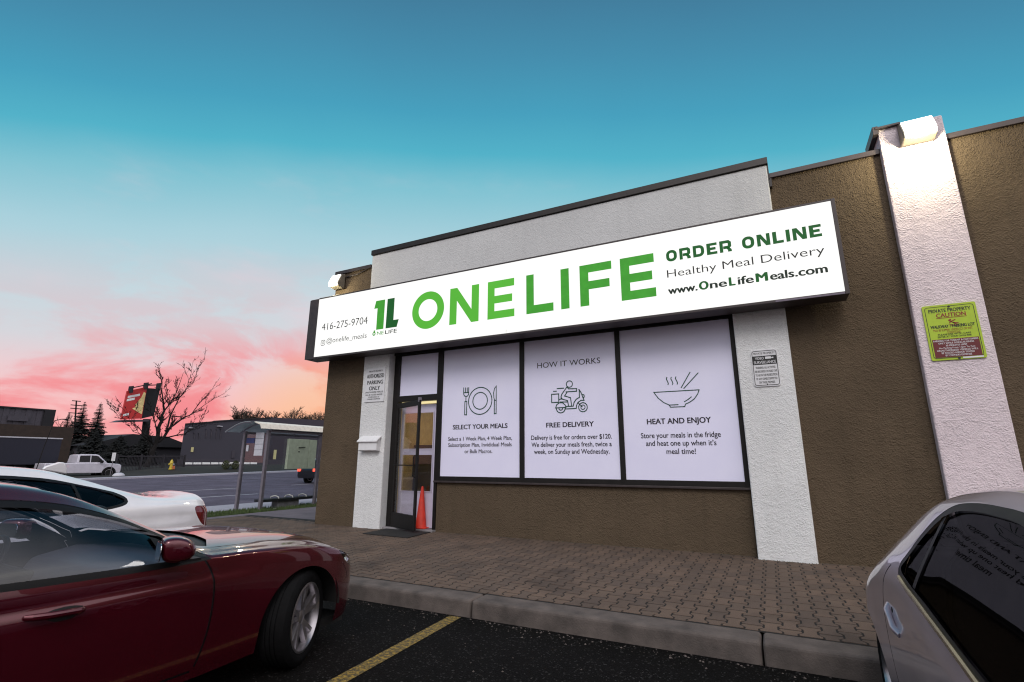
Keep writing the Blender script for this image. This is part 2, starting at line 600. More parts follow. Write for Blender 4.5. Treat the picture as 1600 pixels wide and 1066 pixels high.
        for i in range(n if closed else n - 1):
            j = (i + 1) % n
            fs.append((i + n, j + n, j, i))
        return self.add(vs, fs)

    def text(self, s, x0, x1, z, cap, y, bold=0.0):
        """one line of lettering between x0 and x1 on baseline z with capital height cap, facing -y"""
        c = bpy.data.curves.new('t', 'FONT')
        c.body = s
        c.size = 1.0
        c.offset = 0.0 if bold >= 0 else max(bold, -.004)
        c.resolution_u = 4
        o = bpy.data.objects.new('t', c)
        C.objects.link(o)
        dg = bpy.context.evaluated_depsgraph_get()
        me = o.evaluated_get(dg).to_mesh()
        vs = [tuple(v.co) for v in me.vertices]
        fs = [tuple(p.vertices) for p in me.polygons]
        o.evaluated_get(dg).to_mesh_clear()
        bpy.data.objects.remove(o)
        bpy.data.curves.remove(c)
        if not vs:
            return self
        mn, mx = min(v[0] for v in vs), max(v[0] for v in vs)
        k = (x1 - x0) / (mx - mn)
        kz = cap / 0.729
        if bold > 0:
            n_, e = 5, bold * 1.9 * cap / .729
            k = (x1 - x0 - 2 * e) / (mx - mn)
            for i in range(n_):
                dx = e * (2 * i / (n_ - 1))
                for dz in ((0.0,) if i in (0, n_ - 1) else (-.35 * e, .35 * e)):
                    self.add([(x0 + dx + (v[0] - mn) * k, y - .00012 * i - (.00006 if dz > 0 else 0), z + v[1] * kz + dz) for v in vs], fs)
            return self
        return self.add([(x0 + (v[0] - mn) * k, y, z + v[1] * kz) for v in vs], fs)

    def build(self, name, mat, parent=None, smooth=False, bevel=0.0, angle=35, segs=2):
        me = bpy.data.meshes.new(name)
        me.from_pydata(self.v, [], self.f)
        me.update()
        if not smooth or True:
            bm = bmesh.new()
            bm.from_mesh(me)
            if not getattr(self, 'flatmesh', False):
                bmesh.ops.recalc_face_normals(bm, faces=bm.faces)
            bm.to_mesh(me)
            bm.free()
        me.materials.append(M[mat] if isinstance(mat, str) else mat)
        o = bpy.data.objects.new(name, me)
        C.objects.link(o)
        if parent is not None:
            o.parent = parent
        if smooth:
            for p in me.polygons:
                p.use_smooth = True
            me.set_sharp_from_angle(angle=R(angle))
        if bevel:
            md = o.modifiers.new('bevel', 'BEVEL')
            md.width = bevel
            md.segments = segs
            md.limit_method = 'ANGLE'
            md.angle_limit = R(40)
        return o


def FM():
    m = MB()
    m.flatmesh = True
    return m


def tag(o, label=None, cat=None, group=None, kind=None):
    if label:
        o['label'] = label
    if cat:
        o['category'] = cat
    if group:
        o['group'] = group
    if kind:
        o['kind'] = kind
    return o


def thing(name, label, cat, loc=(0, 0, 0), rz=0.0, group=None):
    o = bpy.data.objects.new(name, None)
    C.objects.link(o)
    o.location = loc
    o.rotation_euler = (0, 0, rz)
    o.empty_display_size = .2
    return tag(o, label, cat, group)


def struct(o):
    o['kind'] = 'structure'
    return o


# ------------------------------------------------------------------ ground and street
def far_edge(y):                      # level of the far road edge
    return -.12 + .0155 * min(max(y - 13, -20), 20)


g = MB()
g.add([(-600, -300, -.62), (300, -300, -.62), (300, 700, -.62), (-600, 700, -.62)], [(0, 1, 2, 3)])
struct(g.build('ground', 'soil'))

lot = MB()
nx, ny = 24, 30
xs = [-11.6 + 25.6 * i / nx for i in range(nx + 1)]
ys = [-32 + 28.2 * j / ny for j in range(ny + 1)]
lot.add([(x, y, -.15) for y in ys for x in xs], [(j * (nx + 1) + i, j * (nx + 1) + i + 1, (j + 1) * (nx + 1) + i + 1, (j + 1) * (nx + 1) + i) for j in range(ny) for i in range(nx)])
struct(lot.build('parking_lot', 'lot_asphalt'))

pl = MB()
for xa, xb, tilt in ((-2.91, -2.785, .17), (-5.56, -5.43, .1), (2.6, 2.73, .1), (-8.25, -8.12, .1)):
    pl.add([(xa, -3.84, -.146), (xb, -3.83, -.146), (xb + tilt * 1.6, -8.8, -.146), (xa + tilt * 1.6, -8.8, -.146)], [(3, 2, 1, 0)])
struct(pl.build('parking_lines', 'yellow_line'))

# kerb in cast lengths with open joints
kb = MB()
kx = -11.6
for x1 in (-10.27, -7.75, -5.23, -2.712, -.196, 2.33, 4.85, 7.4):
    kb.add([(kx + .006, -3.50, -.3), (x1 - .006, -3.50, -.3), (x1 - .006, -3.50, 0), (kx + .006, -3.50, 0),
            (kx + .006, -3.80, -.3), (x1 - .006, -3.80, -.3), (x1 - .006, -3.775, .0), (kx + .006, -3.775, .0)],
           [(0, 3, 2, 1), (4, 5, 6, 7), (3, 7, 6, 2), (0, 4, 7, 3), (1, 2, 6, 5)])
    kx = x1
o = struct(kb.build('kerb', 'kerb_concrete', bevel=.028, segs=3))

# interlocking dog-bone pavers, each a bevelled block in one paved sheet
bed = MB()
bed.add([(-11.6, -3.52, -.0034), (5.2, -3.52, -.0034), (5.2, .4, -.0034), (-11.6, .4, -.0034)], [(0, 1, 2, 3)])
struct(bed.build('paving_bed', 'paver_joint'))
pv = MB()
PW, PL, AM, GAP = .138, .262, .0165, .0145
rows = int(3.66 / PL) + 3
ncol = int(16.6 / PW)
rp = random.Random(3)
for i in range(ncol):
    xc = -11.45 + i * PW
    for j in range(-1, rows):
        y0 = -3.49 + j * PL + (PL / 2 if i % 2 else 0)
        if y0 < -3.50 and i % 2 == 0:
            continue
        h = PW / 2 - GAP / 2
        gy_, d_ = .0105, .021
        prof = [(gy_, .70), (gy_ + .008, 1), (.25 * PL - d_, 1), (.25 * PL + d_, -1), (.75 * PL - d_, -1), (.75 * PL + d_, 1), (PL - gy_ - .008, 1), (PL - gy_, .70)]
        ol = [(xc + h + s_ * AM, y0 + t) for t, s_ in prof] + [(xc - h - s_ * AM, y0 + t) for t, s_ in reversed(prof)]
        if ol[0][1] < -3.495:
            ol = [(x, max(y_, -3.495)) for x, y_ in ol]
            if j < 0 and max(p[1] for p in ol) < -3.47:
                continue
        if min(p[1] for p in ol) > .05:
            continue
        cx_, cy_ = xc, sum(p[1] for p in ol) / len(ol)
        dz = rp.uniform(-.0004, .0016)
        tx, ty = rp.uniform(-.004, .004), rp.uniform(-.004, .004)
        n_ = len(ol)
        sh = .965
        vs = [(x, y_, dz - .020) for x, y_ in ol] + [(x, y_, dz - .0020 + (x - cx_) * tx + (y_ - cy_) * ty) for x, y_ in ol]
        vs += [(cx_ + (x - cx_) * sh, cy_ + (y_ - cy_) * (sh + .015), dz + (x - cx_) * tx + (y_ - cy_) * ty) for x, y_ in ol]
        fs = [(k, (k + 1) % n_, (k + 1) % n_ + n_, k + n_) for k in range(n_)] + [(k + n_, (k + 1) % n_ + n_, (k + 1) % n_ + 2 * n_, k + 2 * n_) for k in range(n_)]
        fs.append(tuple(range(2 * n_, 3 * n_)))
        pv.add(vs, fs)
struct(pv.build('pavement', 'paver'))

wk = MB()
wk.add([(-12.5, -.3, -.062), (-8.7, .02, -.012), (-8.7, 60, -.012), (-13.6, 60, -.09), (-12.4, -32, -.12), (-11.6, -3.6, -.02), (-11.6, .02, -.014), (-11.7, -32, -.12)],
       [(0, 6, 1, 2, 3), (0, 4, 7, 5, 6)])
struct(wk.build('side_path', 'walk_concrete'))

gs = MB()
gy = [-32 + 2.0 * k for k in range(60)]
gs.add([(x, y, z) for y in gy for x, z in ((-15.7, -.28), (-14.0, -.2), (-12.35, -.075))],
       [(3 * k + a, 3 * k + a + 1, 3 * k + a + 4, 3 * k + a + 3) for k in range(len(gy) - 1) for a in (0, 1)])
struct(gs.build('verge_soil', 'soil', smooth=True))
gb = MB()
rg = random.Random(11)
for k in range(16000):
    y = rg.uniform(-3, 10)
    x = rg.uniform(-15.6, -12.45)
    z = -.28 + (x + 15.7) * .047 if x < -14 else -.2 + (x + 14) * .0757
    a = rg.uniform(0, 2 * PI)
    h = rg.uniform(.04, .11)
    w = rg.uniform(.006, .013)
    lx, ly = rg.uniform(-.04, .04), rg.uniform(-.04, .04)
    gb.add([(x - w * math.cos(a), y - w * math.sin(a), z), (x + w * math.cos(a), y + w * math.sin(a), z), (x + lx, y + ly, z + h)], [(0, 1, 2)])
tag(gb.build('grass', 'grass_blade'), 'strip of short green grass beside the bus shelter', 'grass', kind='stuff')

pw = MB()
pw.box(-17.8, -60, -.40, -15.4, 120, -.262)
struct(pw.build('public_pavement', 'pale_concrete'))
rd = MB()
ry = [-80 + 4.0 * k for k in range(70)]
rd.add([(x, y, z) for y in ry for x, z in ((-17.8, -.40), (-31.0, -.30 + .35 * (far_edge(y) + .2)), (-45.0, far_edge(y)))],
       [(3 * k + a, 3 * k + a + 1, 3 * k + a + 4, 3 * k + a + 3) for k in range(len(ry) - 1) for a in (0, 1)])
struct(rd.build('road', 'road_asphalt', smooth=True))


def road_z(x, y):
    if x > -31:
        t = (x + 17.8) / (-31 + 17.8)
        return -.40 + t * (-.30 + .35 * (far_edge(y) + .2) + .40)
    t = (x + 31) / -14.0
    za = -.30 + .35 * (far_edge(y) + .2)
    return za + t * (far_edge(y) - za)


lm = MB()
for xl, st in ((-28.5, 1.2), (-23.5, -1.3)):
    for k in range(-3, 9):
        ya, yb = st + k * 7.3, st + k * 7.3 + 3.6
        lm.add([(xl - .08, ya, road_z(xl, ya) + .012), (xl + .08, ya, road_z(xl, ya) + .012), (xl + .08, yb, road_z(xl, yb) + .012), (xl - .08, yb, road_z(xl, yb) + .012)], [(0, 1, 2, 3)])
struct(lm.build('lane_markings', 'lane_white'))

# far side: kerb, pavement and rising ground
ft = MB()
fy = [-80 + 2.5 * k for k in range(112)]


def sm(a, b, x):
    t = min(1, max(0, (x - a) / (b - a)))
    return t * t * (3 - 2 * t)


def berm(y):
    return .42 * sm(16.3, 18.6, y) + .06


fx = [(-46.55, 0), (-49.0, 1), (-53, 1.05), (-60, 1.1), (-80, 1.3), (-130, 1.5), (-300, 2.0)]
ft.add([(x, y, far_edge(y) + .12 + k * berm(y)) for y in fy for x, k in fx],
       [(len(fx) * j + a, len(fx) * j + a + 1, len(fx) * (j + 1) + a + 1, len(fx) * (j + 1) + a) for j in range(len(fy) - 1) for a in range(len(fx) - 1)])
struct(ft.build('far_ground', 'far_turf', smooth=True))
fp = MB()
fp.add([(x, y, far_edge(y) + z) for y in fy for x, z in ((-44.99, -.05), (-45.0, .12), (-46.6, .125))],
       [(3 * k + a, 3 * k + a + 1, 3 * k + a + 4, 3 * k + a + 3) for k in range(len(fy) - 1) for a in (0, 1)])
struct(fp.build('far_pavement', 'pale_concrete'))


def far_z(y, k=1.05):
    return far_edge(y) + .12 + k * berm(y)


# loose grit along the kerb foot and crumbs of dirt along the wall foot
rgv = random.Random(17)
gv = MB()


def pebble(x, y, z, r_):
    pts = [(rgv.uniform(.7, 1.2), k_) for k_ in range(5)]
    vs = [(x + r_ * q * math.cos(2 * PI * k_ / 5), y + r_ * q * math.sin(2 * PI * k_ / 5), z) for q, k_ in pts] + [(x + r_ * rgv.uniform(-.3, .3), y + r_ * rgv.uniform(-.3, .3), z + r_ * rgv.uniform(.5, .9))]
    gv.add(vs, [(k_, (k_ + 1) % 5, 5) for k_ in range(5)])


for k in range(520):
    x = rgv.uniform(-6, 2.2)
    pebble(x, -3.815 - abs(rgv.gauss(0, .09)) - (rgv.random() < .25) * rgv.uniform(0, 1.0), -.1495, rgv.choice((.003, .004, .005, .005, .007, .011)))
for k in range(160):
    pebble(rgv.uniform(-6, 2.2), rgv.uniform(-3.5, -.1), .001, rgv.choice((.003, .004, .006)))
tag(gv.build('gravel', 'kerb_concrete'), 'loose grit scattered along the foot of the kerb', 'gravel', kind='stuff')
gv = MB()
for k in range(700):
    x = rgv.uniform(-5.75, 3.4)
    yw = -.205 if -.29 < x < .43 or 1.9 < x < 2.64 else (-.105 if x > -.28 else 0)
    pebble(x, yw - abs(rgv.gauss(0, .022)), .0, rgv.choice((.004, .006, .008, .012)))
tag(gv.build('dirt', 'soil'), 'crumbs of dirt gathered along the foot of the shop wall', 'dirt', kind='stuff')

# ------------------------------------------------------------------ the shop building
shop = thing('shop_building', 'low brown stucco corner shop with white pillars and black window frames', 'building', (-4.1, 0, 0))


def part(mb, name, mat, parent, **kw):
    """mesh given in world coordinates, parented to a root that stands at root.location (no rotation)"""
    o = mb.build(name, mat, parent, **kw)
    rt = parent
    off = Vector((0, 0, 0))
    while rt is not None:
        off += Vector(rt.location) if rt.type == 'EMPTY' else Vector((0, 0, 0))
        rt = rt.parent
    o.data.transform(Matrix.Translation(-off))
    return o


XL, XR = -8.79, 14.0        # building ends
w = MB()
w.box(XL, -.165, -.1, -7.55, .3, 5.66)                      # left bay
w.box(-7.55, -.05, 4.0, .3, .3, 5.7)                        # behind fascia
w.box(-.28, -.105, -.1, 1.95, .3, 5.70)                      # right bay
w.box(1.95, -.104, -.1, 2.6, .29, 5.69)
w.box(2.6, -.105, -.1, XR, .3, 5.70)
part(w, 'wall', 'brown_stucco', shop, bevel=.012)
w = MB()
w.box(-5.80, 0.0, -.1, -.3, .28, .918)                      # below the windows
part(w, 'sill_wall', 'brown_stucco', shop, bevel=.01)
w = MB()
w.box(XL + .002, .3, -.1, XL + .3, 24, 5.66)
w.box(XR - .3, .3, -.1, XR, 24, 5.70)
w.box(XL, 23.8, -.1, XR, 24.1, 5.7)
part(w, 'side_wall', 'brown_stucco', shop)
w = MB()
w.box(XL + .3, .31, 5.2, XR - .3, 23.8, 5.35)
part(w, 'roof', 'roof_dark', shop)
for (x0, x1, mat, top) in ((-7.685, -6.985, 'white_stucco', 4.2), (-.288, .428, 'white_stucco', 4.2), (1.897, 2.64, 'lilac_stucco', 6.02)):
    w = MB()
    w.box(x0, -.205 - (.01 if top > 5 else 0), -.1, x1, .2, top)
    part(w, 'pillar', mat, shop, bevel=.018)
w = MB()
w.box(-7.68, -.195, 4.2, .435, .1, 5.885)
part(w, 'fascia', 'fascia_stucco', shop, bevel=.02)
w = MB()
w.box(-7.695, -.225, 5.888, .45, .14, 6.005)
part(w, 'coping', 'dark_metal', shop, bevel=.006)
for (x0, x1, zz) in ((.452, 1.895, 5.672), (2.642, XR + .02, 5.672), (XL - .02, -7.70, 5.60)):
    w = MB()
    w.box(x0, -.145 if x0 > -8 else -.20, zz, x1, .34, zz + .082)
    part(w, 'coping', 'brown_metal', shop, bevel=.006)
w = MB()
w.box(1.83, -.25, 5.93, 1.90, .34, 6.06)
w.box(1.86, -.26, 6.005, 2.16, .34, 6.04)
part(w, 'pillar_flashing', 'brown_metal', shop, bevel=.006)
# weather sealant kink at the right end of the fascia
w = MB()
w.box(.437, -.19, 5.62, .452, .1, 5.90)
w.box(.437, -.19, 5.5, .475, .1, 5.64)
part(w, 'drip_edge', 'dark_metal', shop)

# window frames
w = MB()
Z0, Z1 = .918, 3.62
zt, zb = 3.492, 1.017
for (a, b) in ((-5.845, -5.726), (-4.010, -3.916), (-2.188, -2.102), (-.3595, -.289)):
    w.box(a, -.035, Z0, b, .07, Z1)
w.box(-5.726, -.034, Z0, -.3595, .068, zb)
w.box(-5.726, -.034, zt, -.3595, .068, Z1)
part(w, 'window_frame', 'black_frame', shop, bevel=.006)
w = MB()
w.box(-5.85, -.06, Z0 - .018, -.285, .02, Z0 + .016)
part(w, 'window_sill', 'brown_metal', shop, bevel=.005)
w = MB()
w.box(-6.985, -.05, 3.50, -.285, .3, 4.0)                   # header above the openings
part(w, 'header', 'dark_metal', shop)

# door bay
w = MB()
w.box(-6.985, -.02, -.05, -6.83, .10, 3.52)
w.box(-6.83, -.02, 2.50, -5.845, .10, 2.622)
w.box(-6.83, -.018, 3.478, -5.845, .098, 3.52)
w.box(-5.865, -.021, -.05, -5.80, .101, 3.52)
part(w, 'door_frame', 'black_frame', shop, bevel=.005)
w = MB()
w.box(-6.83, .012, 2.622, -5.865, .05, 3.478)
part(w, 'transom_panel', 'poster_vinyl', shop)
w = MB()
w.box(-6.99, -.12, -.1, -5.79, .35, .035)
part(w, 'threshold', 'concrete', shop, bevel=.01)

# inner white door with two panes
idoor = bpy.data.objects.new('inner_door', None)
C.objects.link(idoor)
idoor.parent = shop
w = MB()
DL, DR = -6.83, -5.87
w.box(DL, .112, .04, -6.775, .16, 2.44)
w.box(-5.995, .112, .04, DR, .16, 2.44)
w.box(-6.775, .112, 2.285, -5.995, .16, 2.44)
w.box(-6.775, .112, 1.44, -5.995, .16, 1.525)
w.box(-6.775, .112, .04, -5.995, .16, .70)
p = part(w, 'door_leaf', 'door_white', idoor, bevel=.008)
w = MB()
for (a, b) in ((1.525, 2.285), (.70, 1.44)):
    for (xa, xb, za, zc) in ((-6.775, -6.755, a, b), (-6.015, -5.995, a, b), (-6.755, -6.015, a, a + .02), (-6.755, -6.015, b - .02, b)):
        w.box(xa, .1, za, xb, .118, zc)
part(w, 'glazing_bead', 'door_white', idoor)
for (a, b) in ((1.525, 2.285), (.70, 1.44)):
    w = MB()
    w.box(-6.775, .13, a, -5.995, .138, b)
    part(w, 'pane', 'door_glass', idoor)
w = MB()
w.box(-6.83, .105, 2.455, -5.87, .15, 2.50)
part(w, 'light_slot', emit('slot_glow', (1.0, .85, .45), .9), idoor)  # glowing bar stands in for the yellow lit gap above the door

# hallway behind the door
w = MB()
w.box(-7.4, 3.4, -.05, -5.0, 3.5, 2.75)
w.box(-7.5, .32, -.05, -7.4, 3.5, 2.75)
w.box(-5.0, .32, -.05, -4.9, 3.5, 2.75)
w.box(-7.5, .32, 2.75, -4.9, 3.5, 2.85)
part(w, 'hall_wall', 'hall_wall', shop)
w = MB()
w.box(-7.4, .36, -.05, -5.0, 3.4, .0)
part(w, 'hall_floor', 'hall_dark', shop)
w = MB()
w.box(-7.38, 1.3, 0.0, -5.75, 1.9, 1.62)
w.box(-7.38, 1.28, 1.62, -5.72, 1.92, 1.66)
w.box(-6.95, 1.45, 1.66, -6.55, 1.75, 1.78)
part(w, 'hall_counter', 'hall_dark', shop, bevel=.01)
w = MB()
w.box(-6.9, 2.4, 0.0, -6.3, 3.0, 2.35)
part(w, 'hall_cupboard', 'hall_dark', shop, bevel=.01)
w = MB()
w.lathe([(.0001, 1.62 + .04), (.075, 1.665), (.08, 1.72), (.08, 1.95), (.055, 2.03), (.025, 2.07), (.025, 2.13), (.03, 2.14), (.0001, 2.14)], 20, Matrix.Translation((-6.72, 1.42, 0)))
part(w, 'hall_jug', 'pale_panel', shop, smooth=True)
w = MB()
w.box(-5.9, .9, 2.66, -5.3, 1.9, 2.74)
part(w, 'hall_light', 'hall_lamp', shop)

# outer glazed door, swung open
odoor = bpy.data.objects.new('outer_door', None)
C.objects.link(odoor)
odoor.parent = shop
odoor.location = (-6.83 + 4.1, -.025, 0)
odoor.rotation_euler = (0, 0, R(-24.4))
w = MB()
DWd, DH0, DH1 = .955, .045, 2.46
w.box(0, -.022, DH0, .055, .022, DH1)
w.box(DWd - .06, -.022, DH0, DWd, .022, DH1)
w.box(.055, -.021, DH0, DWd - .06, .021, DH0 + .27)
w.box(.055, -.021, DH1 - .10, DWd - .06, .021, DH1)
w.build('door_rail', 'black_frame', odoor, bevel=.004)
w = MB()
w.box(.055, -.004, DH0 + .27, DWd - .06, .004, DH1 - .1)
w.build('pane', 'door_glass', odoor)
w = MB()
w.tube([(.06, -.05, 1.22), (DWd - .05, -.05, 1.22)], .012, 8)
w.tube([(DWd - .035, -.022, 1.0), (DWd - .035, -.075, 1.02), (DWd - .035, -.075, 1.38), (DWd - .035, -.022, 1.40)], .011, 8)
w.build('door_handle', 'black_plastic', odoor, smooth=True)
w = MB()
w.box(DWd - .05, -.03, DH1 - .04, DWd - .005, .03, DH1 + .05)
w.build('door_closer', 'shelter_metal', odoor, bevel=.005)

# ------------------------------------------------------------------ lightbox sign
sg = thing('shop_sign', 'long lit white lightbox sign with green lettering above the shop windows', 'sign', (-3.9, -.6, 3.5))
w = MB()
w.box(-9.075, -.585, 3.495, 1.185, -.24, 4.90)
part(w, 'housing', 'brown_metal', sg, bevel=.008)
w = MB()
w.box(-9.075, -.604, 3.493, -8.795, -.586, 4.88)
w.box(1.135, -.604, 3.493, 1.187, -.586, 4.903)
w.box(-8.795, -.6035, 4.872, 1.135, -.586, 4.903)
w.box(-8.795, -.6035, 3.493, 1.135, -.586, 3.533)
part(w, 'face_frame', 'brown_metal', sg, bevel=.004)
w = MB()
w.box(-8.795, -.600, 3.533, 1.135, -.5875, 4.872)
part(w, 'lit_face', 'sign_face', sg)
w = FM()
w.flat([(.30, 3.497), (1.13, 3.497), (1.13, 3.522), (.30, 3.522)], -.6065)
part(w, 'frame_splice', 'purple_trim', sg)
w = MB()
w.box(-4.0, -.6006, 3.545, -3.994, -.5995, 3.60)
part(w, 'face_joint', 'grey_letter', sg)
SY = -.6022
# big word
big = FM()
T_, B_ = 4.562, 3.832
big.ring(-5.742, 4.205, .385, .225, SY, 64, sx=1.0)
big.flat([(-5.225, B_), (-5.065, B_), (-5.065, 4.30), (-4.735, B_), (-4.575, B_), (-4.575, T_), (-4.735, T_), (-4.735, 4.09), (-5.065, T_), (-5.225, T_)], SY)


def letter_E(m, x0, x1, sw, fl=0.0):
    h = T_ - B_
    m.flat([(x0, B_), (x1, B_), (x1, B_ + sw), (x0 + sw, B_ + sw), (x0 + sw, B_ + h / 2 - sw / 2), (x1 - .045, B_ + h / 2 - sw / 2), (x1 - .045, B_ + h / 2 + sw / 2),
            (x0 + sw, B_ + h / 2 + sw / 2), (x0 + sw, T_ - sw), (x1 - .005, T_ - sw), (x1 - .005, T_), (x0, T_)], SY)


letter_E(big, -4.385, -3.83, .145)
part(big, 'lettering', 'green_letter', sg)
big2 = FM()
big2.flat([(-3.592, B_), (-3.074, B_), (-3.074, B_ + .15), (-3.445, B_ + .15), (-3.445, T_), (-3.592, T_)], SY)
big2.flat([(-2.932, B_), (-2.78, B_), (-2.78, T_), (-2.932, T_)], SY)
h_ = T_ - B_
big2.flat([(-2.585, B_), (-2.43, B_), (-2.43, B_ + h_ / 2 - .08), (-2.07, B_ + h_ / 2 - .08), (-2.07, B_ + h_ / 2 + .065), (-2.43, B_ + h_ / 2 + .065), (-2.43, T_ - .145), (-2.028, T_ - .145), (-2.028, T_), (-2.585, T_)], SY)
letter_E(big2, -1.883, -1.33, .15)
part(big2, 'lettering', 'mid_green_letter', sg)
# emblem: 1 and L
e1 = FM()
e1.flat([(-7.045, 3.952), (-6.853, 3.952), (-6.853, 4.588), (-7.095, 4.588), (-7.135, 4.42), (-7.045, 4.42)], SY)
part(e1, 'emblem', 'mid_green_letter', sg)
e2 = FM()
e2.flat([(-6.794, 3.952), (-6.505, 3.952), (-6.462, 4.11), (-6.60, 4.11), (-6.60, 4.588), (-6.787, 4.588)], SY)
part(e2, 'emblem', 'deep_green_letter', sg)
sub = FM()
sub.ring(-7.095, 3.872, .042, .018, SY)
sub.flat([(-7.115, 3.925), (-7.08, 3.905), (-7.06, 3.935), (-7.10, 3.95)], SY)
sub.text('NE', -7.015, -6.835, 3.835, .078, SY, .005)
part(sub, 'small_lettering', 'mid_green_letter', sg)
sub = FM()
sub.text('LIFE', -6.80, -6.495, 3.835, .08, SY, .012)
part(sub, 'small_lettering', 'dark_letter', sg)
ph = FM()
ph.text('416-275-9704', -8.628, -7.298, 4.118, .17, SY, -.012)
ph.text('@onelife_meals', -8.445, -7.292, 3.81, .115, SY, -.012)
for (a, b, r_) in ((-8.608, -8.492, .03),):
    rr = []
    for cx_, cz_, a0 in ((b - r_, 3.89 - r_, 0), (a + r_, 3.89 - r_, 90), (a + r_, 3.775 + r_, 180), (b - r_, 3.775 + r_, 270)):
        for k in range(5):
            t = R(a0 + 90 * k / 4)
            rr.append((cx_ + r_ * math.cos(t), cz_ + r_ * math.sin(t)))
    rr.append(rr[0])
    ph.stroke(rr, .012, SY)
ph.ring(-8.55, 3.832, .032, .021, SY, 24)
ph.ring(-8.518, 3.868, .007, .001, SY, 10)
ph.text('Healthy Meal Delivery', -1.147, .976, 4.108, .132, SY, -.014)
part(ph, 'thin_lettering', 'grey_letter', sg)


# wide square lettering for the top right line
def square_word(m, word, x0, x1, z0, cap, sw, y):
    wid = {'O': 1.0, 'R': 1.0, 'D': 1.0, 'E': .88, 'N': 1.02, 'L': .82, 'I': .30, ' ': .45}
    gap = .20
    tot = sum(wid[c] for c in word) + gap * (len(word) - 1)
    k = (x1 - x0) / tot
    x = x0

    def rrect(a, b, c, d, r_, corners):
        pts = []
        for (cx_, cz_, a0, on) in ((b - r_, d - r_, 0, corners[0]), (a + r_, d - r_, 90, corners[1]), (a + r_, c + r_, 180, corners[2]), (b - r_, c + r_, 270, corners[3])):
            if on:
                for q in range(6):
                    t = R(a0 + 90 * q / 5)
                    pts.append((cx_ + r_ * math.cos(t), cz_ + r_ * math.sin(t)))
            else:
                pts.append((cx_ + (r_ if a0 in (0, 270) else -r_), cz_ + (r_ if a0 in (0, 90) else -r_)))
        pts.append(pts[0])
        return pts
    for c in word:
        ww = wid[c] * k
        a, b, lo, hi = x, x + ww, z0, z0 + cap
        hs = sw / 2
        vs = sw * .82
        if c == 'O':
            m.stroke(rrect(a + hs, b - hs, lo + vs / 2, hi - vs / 2, cap * .28, (1, 1, 1, 1)), sw * .9, y)
        elif c == 'D':
            m.stroke(rrect(a + hs, b - hs, lo + vs / 2, hi - vs / 2, cap * .28, (1, 0, 0, 1)), sw * .9, y)
        elif c == 'R':
            mid = lo + cap * .40
            m.stroke([(a + hs, lo), (a + hs, hi - vs / 2), (b - hs - cap * .1, hi - vs / 2), (b - hs, hi - vs / 2 - cap * .1), (b - hs, mid + cap * .1), (b - hs - cap * .1, mid), (a + sw, mid)], sw * .9, y)
            m.flat([(b - sw * 1.75, mid), (b - sw * .7, mid), (b - sw * .05, lo + cap * .2), (b, lo), (b - sw, lo), (b - sw * 1.05, lo + cap * .17)], y)
        elif c == 'E':
            m.flat([(a, lo), (b, lo), (b, lo + vs), (a + sw, lo + vs), (a + sw, lo + cap / 2 - vs / 2), (b - .02, lo + cap / 2 - vs / 2), (b - .02, lo + cap / 2 + vs / 2), (a + sw, lo + cap / 2 + vs / 2), (a + sw, hi - vs), (b, hi - vs), (b, hi), (a, hi)], y)
        elif c == 'L':
            m.flat([(a, lo), (b, lo), (b, lo + vs), (a + sw, lo + vs), (a + sw, hi), (a, hi)], y)
        elif c == 'I':
            m.flat([(a, lo), (b, lo), (b, hi), (a, hi)], y)
        elif c == 'N':
            m.flat([(a, lo), (a + sw * .9, lo), (a + sw * .9, lo + cap * .62), (b - sw * 1.1, lo), (b, lo), (b, hi), (b - sw * .9, hi), (b - sw * .9, lo + cap * .38), (a + sw * 1.1, hi), (a, hi)], y)
        x += ww + gap * k


oo = FM()
square_word(oo, 'ORDER ONLINE', -1.143, .975, 4.37, .186, .052, SY)
part(oo, 'order_lettering', 'deep_green_letter', sg)
ww = FM()
ww.text('www.', -1.152, -.715, 3.834, .125, SY, .02)
ww.text('ne', -.54, -.30, 3.834, .125, SY, .02)
ww.text('ife', -.155, .06, 3.834, .125, SY, .02)
ww.text('eals.com', .27, .978, 3.834, .125, SY, .02)
part(ww, 'web_lettering', 'dark_letter', sg)
ww = FM()
ww.text('O', -.695, -.555, 3.834, .135, SY, .03)
ww.text('L', -.275, -.185, 3.834, .135, SY, .03)
ww.text('M', .085, .245, 3.834, .135, SY, .03)
part(ww, 'web_lettering', 'deep_green_letter', sg)

# ------------------------------------------------------------------ window posters
PY = -.012


def poster(x0, x1, label):
    t = thing('window_poster', label, 'poster', ((x0 + x1) / 2, 0, zb), 0, 'lilac posters filling the shop windows')
    w_ = MB()
    w_.box(x0, -.008, zb, x1, .02, zt)
    part(w_, 'sheet', 'poster_vinyl', t)
    return t


def line_fit(m, s, xc, width, z, cap, bold=0.0):
    m.text(s, xc - width / 2, xc + width / 2, z, cap, PY, bold)


